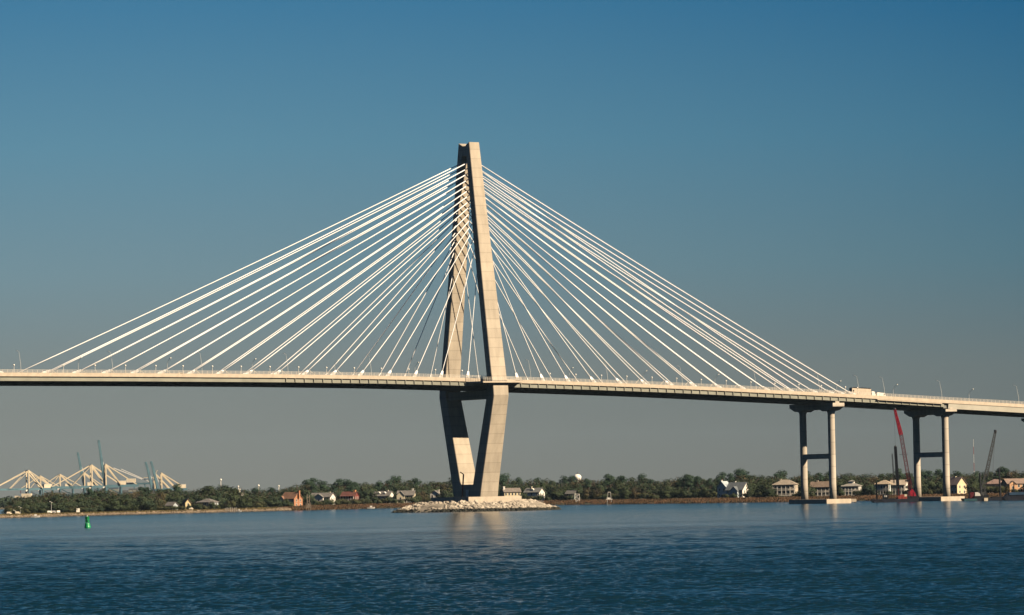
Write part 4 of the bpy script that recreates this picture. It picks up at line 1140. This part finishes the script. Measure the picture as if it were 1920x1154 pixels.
shore_car(146, 46, 'white van parked alone behind the green buoy', M['white'], True)
shore_car(358, 44, 'pale car under the oaks in front of the yellow house', M['house_cream'])
shore_car(17, 40, 'pale car at the tip of the point of land', M['house_cream'])
shore_car(33, 40, 'cream car near the short shore lamp', M['house_cream'])
def shore_lamp(px, off, h, label):
    r = empty('shore_lamp', G(px, shore(px)+off, 2.5*lz(px)), -YAW)
    MB().bar((0, 0, 0), (0, 0, h), .3, n=8, w2=.2).build('pole', M['pole'], r)
    MB().bar((0, 0, h-.1), (-.7, 0, h+.1), .12).box(-1.0, -.4, -.2, .2, h, h+.25).build('arm', M['white'], r)
    MB().box(.1, .6, -.2, .2, h-.6, h-.3).build('lamp_head', M['white'], r)
    tag(r, label, 'street lamp', 'lamps behind the beach')
shore_lamp(38, 46, 4.2, 'short shore lamp under the first oaks of the point')
shore_lamp(96, 44, 6.8, 'taller shore lamp with white heads behind the beach cars')
shore_lamp(28, 44, 2.4, 'lowest shore lamp close to the tip of the point')

# ------------------------------------------------------------------ trees
def leaf_mesh(name, mat, clumps, per, lo, hi, rg, flat=0.6, mid=None):
    V = []; n = 0
    P = []
    for (c, r) in clumps:
        m = per
        d = rg.normal(size=(m, 3)); d /= np.linalg.norm(d, axis=1)[:, None]
        rad = r*(0.55+0.5*rg.random((m, 1))**.6)
        pos = np.array(c)+d*rad*np.array([1, 1, flat])
        e = d
        if mid is not None:      # leaf sprays face away from the middle of the crown
            e = pos-np.array(mid); e /= np.linalg.norm(e, axis=1)[:, None]+1e-6
            e = .55*d+.85*e
        u = np.cross(e+rg.normal(size=(m, 3))*.3, rg.normal(size=(m, 3))); u /= np.linalg.norm(u, axis=1)[:, None]
        nn = e+rg.normal(size=(m, 3))*.3; v = np.cross(u, nn); v /= np.linalg.norm(v, axis=1)[:, None]
        s = rg.uniform(lo, hi, (m, 1))
        P.append(np.stack([pos-u*s, pos+v*s*.7, pos+u*s, pos-v*s*.8], 1))
    P = np.concatenate(P); m = len(P)
    me = bpy.data.meshes.new(name)
    me.vertices.add(m*4); me.vertices.foreach_set('co', P.reshape(-1).astype(np.float32))
    me.loops.add(m*4); me.loops.foreach_set('vertex_index', np.arange(m*4, dtype=np.int32))
    me.polygons.add(m); me.polygons.foreach_set('loop_start', np.arange(0, m*4, 4, dtype=np.int32))
    me.update(calc_edges=True); me.materials.append(mat)
    return me
def trunk_mesh(rg, h, spread, nl, r=.035):
    mb = MB()
    mb.bar((0, 0, -.06), (.02, 0, h*.55), r*2, n=7, w2=r*1.4)
    for i in range(nl):
        a = i*2*math.pi/nl+rg.uniform(0, 1)
        mb.bar((.02, 0, h*(.3+.25*rg.random())), (spread*math.cos(a), spread*math.sin(a), h*(.72+.2*rg.random())), r*.95, n=5, w2=r*.35)
    mb.bar((.02, 0, h*.52), (0, .03, h*.86), r*1.3, n=6, w2=r*.4)
    return mb
# unit trees: 1 m tall, scaled per tree
PROTO = {}
def make_protos():
    rg = np.random.RandomState(21)
    def add(kind, mat, clumps, per, lo, hi, flat, spread, nl):
        cm = leaf_mesh('crown', mat, clumps, per, lo, hi, rg, flat, (0, 0, .62 if kind == 'pine' else .36))
        tm = trunk_mesh(rg, 1.0, spread, nl); to = tm.build('trunk', M['bark'])
        PROTO.setdefault(kind, []).append((cm, to.data)); bpy.data.objects.remove(to)
    for k in range(5):      # live oaks: wide, low, lumpy
        cl = []
        for i in range(24):
            a = rg.uniform(0, 6.28); q = rg.random()**.6*.38; z = .15+.68*rg.random()*(1-q)
            cl.append(((q*math.cos(a), q*math.sin(a), z), rg.uniform(.12, .20)))
        cl.append(((0, 0, .78), .2))
        add('oak', M['oak'], cl, 120, .016, .036, .8, .3, 6)
    for k in range(5):      # pines: bare stem, tufted flat layers near the top
        cl = []
        for i in range(13):
            a = rg.uniform(0, 6.28); z = .42+.55*i/12; q = (.05+.19*rg.random())*(1.2-.75*(i/12))
            cl.append(((q*math.cos(a), q*math.sin(a), z), rg.uniform(.10, .165)))
        add('pine', M['pine'], cl, 110, .014, .030, .65, .16, 7)
    for k in range(3):      # browning broadleaf, thin crown
        cl = []
        for i in range(19):
            a = rg.uniform(0, 6.28); q = rg.random()**.6*.27; z = .16+.74*rg.random()*(1-q)
            cl.append(((q*math.cos(a), q*math.sin(a), z), rg.uniform(.09, .16)))
        add('autumn', M['autumn'], cl, 70, .015, .032, .9, .24, 8)
    for k in range(3):      # shrubs reach the ground
        cl = []
        for i in range(12):
            a = rg.uniform(0, 6.28); q = rg.random()**.6*.55; z = .18+.55*rg.random()*(1-q*.7)
            cl.append(((q*math.cos(a), q*math.sin(a), z), rg.uniform(.18, .30)))
        add('shrub', M['shrub'], cl, 75, .035, .08, .85, .35, 5)
make_protos()
TOP = [(12, 941), (30, 931), (57, 926), (75, 923), (100, 919), (125, 921), (162, 919), (190, 915), (225, 918), (250, 915), (287, 915), (325, 913), (355, 916), (370, 911), (400, 909), (432, 906), (450, 914), (475, 915), (500, 915), (533, 912), (558, 904), (583, 901), (605, 898), (625, 906), (647, 898), (663, 904), (687, 898), (725, 900), (748, 896), (783, 900), (813, 899), (850, 897), (900, 896), (950, 892), (967, 901), (987, 897), (1015, 892), (1042, 896), (1065, 896), (1095, 893), (1120, 896), (1162, 891), (1203, 891), (1220, 897), (1243, 892), (1263, 891), (1300, 890), (1330, 894), (1358, 887), (1375, 890), (1393, 883), (1412, 886), (1428, 885), (1445, 889), (1482, 885), (1495, 887), (1528, 884), (1571, 884), (1610, 885), (1670, 883), (1732, 884), (1795, 884), (1850, 881), (1910, 879), (2000, 878)]
TX, TY = [a for a, b in TOP], [b for a, b in TOP]
LANDMARK = [(p, l) for p, h, l, o in HOUSES]
TREES = []
def tree(kind, px, off, h, wide, sub=None):
    TREES.append([kind, px, off, h, wide])
def height(px, off, f, zg): 
    d = shore(px)+off
    if px < 560: f *= 1.05
    return max(3.0, (Zat(px, float(np.interp(px, TX, TY)), d)-zg*lz(px))*f)
rt2 = random.Random(17)
for row, (off, f, step, lo) in enumerate(((52, .62, 19, 0), (84, .86, 19, 0), (125, .98, 15, 0), (175, 1.0, 14, 0))):
    px = 16 + row*5 + (6 if row else 0)
    while px < 1960:
        x = px+rt2.uniform(-4, 4)
        o_ = off+rt2.uniform(-10, 12)
        if px < 560 and row == 0: o_ += 8
        hid = 846 < x < 938 and row < 4 and not (858 < x < 926 and row == 0 and False)
        # crowns that would stand in front of a house in the photograph stand elsewhere
        blocked = any(abs(x-hp) < hh+(4 if row == 0 else 5) and o_ < ho+14 for hp, hh, _, ho in HOUSES)
        if not blocked:
            u = rt2.random()
            if px < 560: kind = 'oak' if u < .8 else ('autumn' if u < .9 else 'pine')
            else: kind = ('oak' if u < .62 else 'pine' if u < .88 else 'autumn')
            if row == 0: kind = 'oak' if u < .66 else ('shrub' if u < .88 else 'autumn')
            ff = f*rt2.uniform(.86, 1.04)
            if px < 560 and row == 0: ff *= 1.22
            h = height(x, o_, ff, 2.5)
            if kind == 'pine': h *= 1.06
            wd = {'oak': rt2.uniform(1.05, 1.4), 'pine': rt2.uniform(1.0, 1.35), 'autumn': rt2.uniform(1.05, 1.4), 'shrub': rt2.uniform(.8, 1.1)}[kind]
            if kind == 'shrub': h *= .55
            if px < 540 and kind == 'oak': wd *= 1.22
            if not (866 < x < 905): tree(kind, x, o_, h, wd)
        px += step*((1.45 if row < 2 else 1.1) if px < 540 else 1.0)
# shrubs and small trees that stand before the houses
for (x, off, h, wd, kd) in ((541, 46, 4.6, 1.2, 'shrub'), (537, 47, 6.0, 1.0, 'oak'), (586, 47, 6.2, 1.0, 'oak'), (611, 46, 5.4, 1.2, 'oak'), (646, 47, 4.6, 1.1, 'shrub'), (703, 48, 6.4, 1.1, 'oak'), (729, 48, 6.6, 1.1, 'oak'), (752, 47, 3.4, 1.1, 'shrub'), (384, 46, 3.6, 1.1, 'shrub'), (397, 48, 6.2, .9, 'oak'), (354, 46, 4.2, 1.0, 'oak'), (326, 47, 4.0, 1.0, 'shrub'), (1012, 48, 5.2, 1.1, 'oak'), (1070, 46, 4.6, 1.0, 'oak'), (1376, 46, 3.8, 1.1, 'shrub'), (1406, 48, 6.0, 1.0, 'oak'), (1443, 48, 6.6, 1.1, 'oak'), (1576, 48, 5.4, 1.1, 'oak'), (1512, 48, 6.4, 1.0, 'oak'), (958, 47, 3.6, 1.2, 'shrub'), (532, 48, 5.4, 1.0, 'oak'), (590, 46, 4.4, 1.1, 'shrub'), (600, 44, 3.8, 1.2, 'shrub'), (617, 45, 5.2, 1.1, 'shrub'), (628, 46, 5.0, 1.1, 'shrub'),
                            (664, 46, 5.0, 1.2, 'shrub'), (673, 45, 4.4, 1.2, 'shrub'), (712, 47, 4.8, 1.0, 'shrub'), (723, 46, 5.2, 1.1, 'shrub'), (735, 46, 4.6, 1.2, 'shrub'), (773, 46, 6.2, 1.2, 'shrub'), (783, 48, 7, 1.1, 'oak'),
                            (404, 46, 4.6, 1.1, 'shrub'), (372, 48, 5.0, 1.1, 'oak'), (984, 50, 6.4, 1.1, 'oak'), (996, 48, 4.6, 1.2, 'shrub'), (1006, 48, 4.0, 1.1, 'shrub'), (1064, 44, 4.2, 1.1, 'shrub'),
                            (1398, 46, 4.0, 1.1, 'shrub'), (1362, 46, 3.6, 1.0, 'shrub'), (1490, 44, 3.0, 1.2, 'shrub'), (1523, 46, 2.6, 1.2, 'shrub'), (1609, 46, 4.6, 1.2, 'shrub'), (1622, 50, 5.4, 1.1, 'shrub'),
                            (1852, 44, 6.0, 1.2, 'shrub'), (1864, 46, 6.2, 1.3, 'shrub'), (1876, 44, 5.6, 1.2, 'shrub'), (1888, 44, 5.0, 1.1, 'autumn'), (1900, 42, 3.6, 1.2, 'shrub'), (1668, 47, 3.6, 1.1, 'shrub'), (1456, 47, 2.4, 1.1, 'shrub')):
    tree(kd, x, off, h, wd)
px = 20
while px < 1950:        # undergrowth along the front of the wood
    x = px+rt2.uniform(-4, 4); o_ = 52+rt2.uniform(-5, 16)
    if not any(abs(x-hp) < hh+2 for hp, hh, _, ho in HOUSES) and not (850 < x < 932):
        tree('shrub' if rt2.random() < .75 else 'oak', x, o_, rt2.uniform(3.2, 6.2), rt2.uniform(1.0, 1.5))
    px += 14
tree('pine', 1393, 190, height(1393, 190, 1.0, 2.5), 1.5)
WORD = {'oak': 'rounded dark oak', 'pine': 'tufted green pine', 'autumn': 'thin browning tree', 'shrub': 'low bushy shrub'}
SHORT = []
for p, l in LANDMARK:
    SHORT.append(p)
NICK = {322: 'tiny slate blue cottage', 350: 'narrow yellow house', 390: 'pale blue hipped house', 454: 'white house top', 547: 'terracotta roofed house', 605: 'wide white house', 656: 'red house', 719: 'white dormer house', 762: 'cream gabled house',
        817: 'small white house by the island', 958: 'long yellow house', 1002: 'slim chimney house', 1072: 'greenish cottage', 1358: 'narrow white gabled house', 1384: 'large blue grey house', 1473: 'tan porch house', 1541: 'brown roofed house',
        1597: 'cupola house', 1659: 'tan hipped roof', 1686: 'white porch house', 1794: 'tall yellow gable', 1867: 'low pinkish roof', 1909: 'peach house'}
NICK.update({38: 'short shore lamp', 96: 'taller shore lamp', 163: 'green buoy', 230: 'bare gap above the beach', 1142: 'boat lift', 1245: 'middle of the marsh'})
del NICK[230], NICK[1245]
groups = {}
for tr_ in TREES:
    lm = min(NICK, key=lambda p: abs(p-tr_[1]))
    sd_ = 'cranes' if tr_[1] < lm else 'piers'
    groups.setdefault((tr_[0], lm, sd_), []).append(tr_)
LBL = {}
for (kd, lm, sd_), lst in groups.items():
    lst.sort(key=lambda t_: abs(t_[1]-lm))
    for i, t_ in enumerate(lst):
        way = 'towards the container cranes' if sd_ == 'cranes' else 'towards the round piers'
        LBL[id(t_)] = f'{WORD[kd]}, {ORD[min(i, 19)]} from the {NICK[lm]} {way}'
tri = random.Random(9)
for t_ in TREES:
    kd, px, off, h, wd = t_
    nm = {'oak': 'oak_tree', 'pine': 'pine_tree', 'autumn': 'browning_tree', 'shrub': 'shrub'}[kd]
    r = empty(nm, G(px, shore(px)+off, 2.35*lz(px)), tri.uniform(0, 6.28))
    r.scale = (h*wd, h*wd, h)
    cm, tm = tri.choice(PROTO[kd])
    for n_, me in (('crown', cm), ('trunk', tm)):
        o = bpy.data.objects.new(n_, me); COL.objects.link(o); o.parent = r
    tag(r, LBL[id(t_)], 'shrub' if kd == 'shrub' else 'tree', 'trees along the far shore' if kd != 'shrub' else 'shrubs before the shore houses')

# the far shore beyond the point of land, one low dark mass
def far_wood():
    rg = np.random.RandomState(4); cl = []
    V = []; base = G(-60, 5200, 0)
    for i in range(260):
        px = rg.uniform(-160, 330); d = rg.uniform(5000, 5400)
        top = 10.5+2.5*math.sin(px*.12)+rg.uniform(-2, 2)
        p = G(px, d, top*rg.uniform(.2, .8)+1)
        cl.append(((p.x, p.y, p.z), rg.uniform(3.5, 6.5)))
    me = leaf_mesh('far_wood', M['oak'], cl, 60, .9, 2.0, rg, .7)
    o = bpy.data.objects.new('far_wood', me); COL.objects.link(o)
    tag(o, 'far low wood across the water beyond the point', 'wood', kind='stuff')
    mb = MB()
    a = [G(-900, 4900, -.5), G(30, 4900, -.5), G(30, 4960, 1.5), G(-900, 4960, 1.5)]
    b = [G(30, 8700, 2.0), G(-900, 8700, 2.0)]
    mb.v = [tuple(v) for v in a]+[tuple(v) for v in b]
    mb.f = [(0, 1, 2, 3), (3, 2, 4, 5)]
    tag(mb.build('far_shore', mottled('far_shore_soil', (0.10, 0.09, 0.06), 0.2, .02, .95)), 'far bank beyond the point', kind='structure')
far_wood()
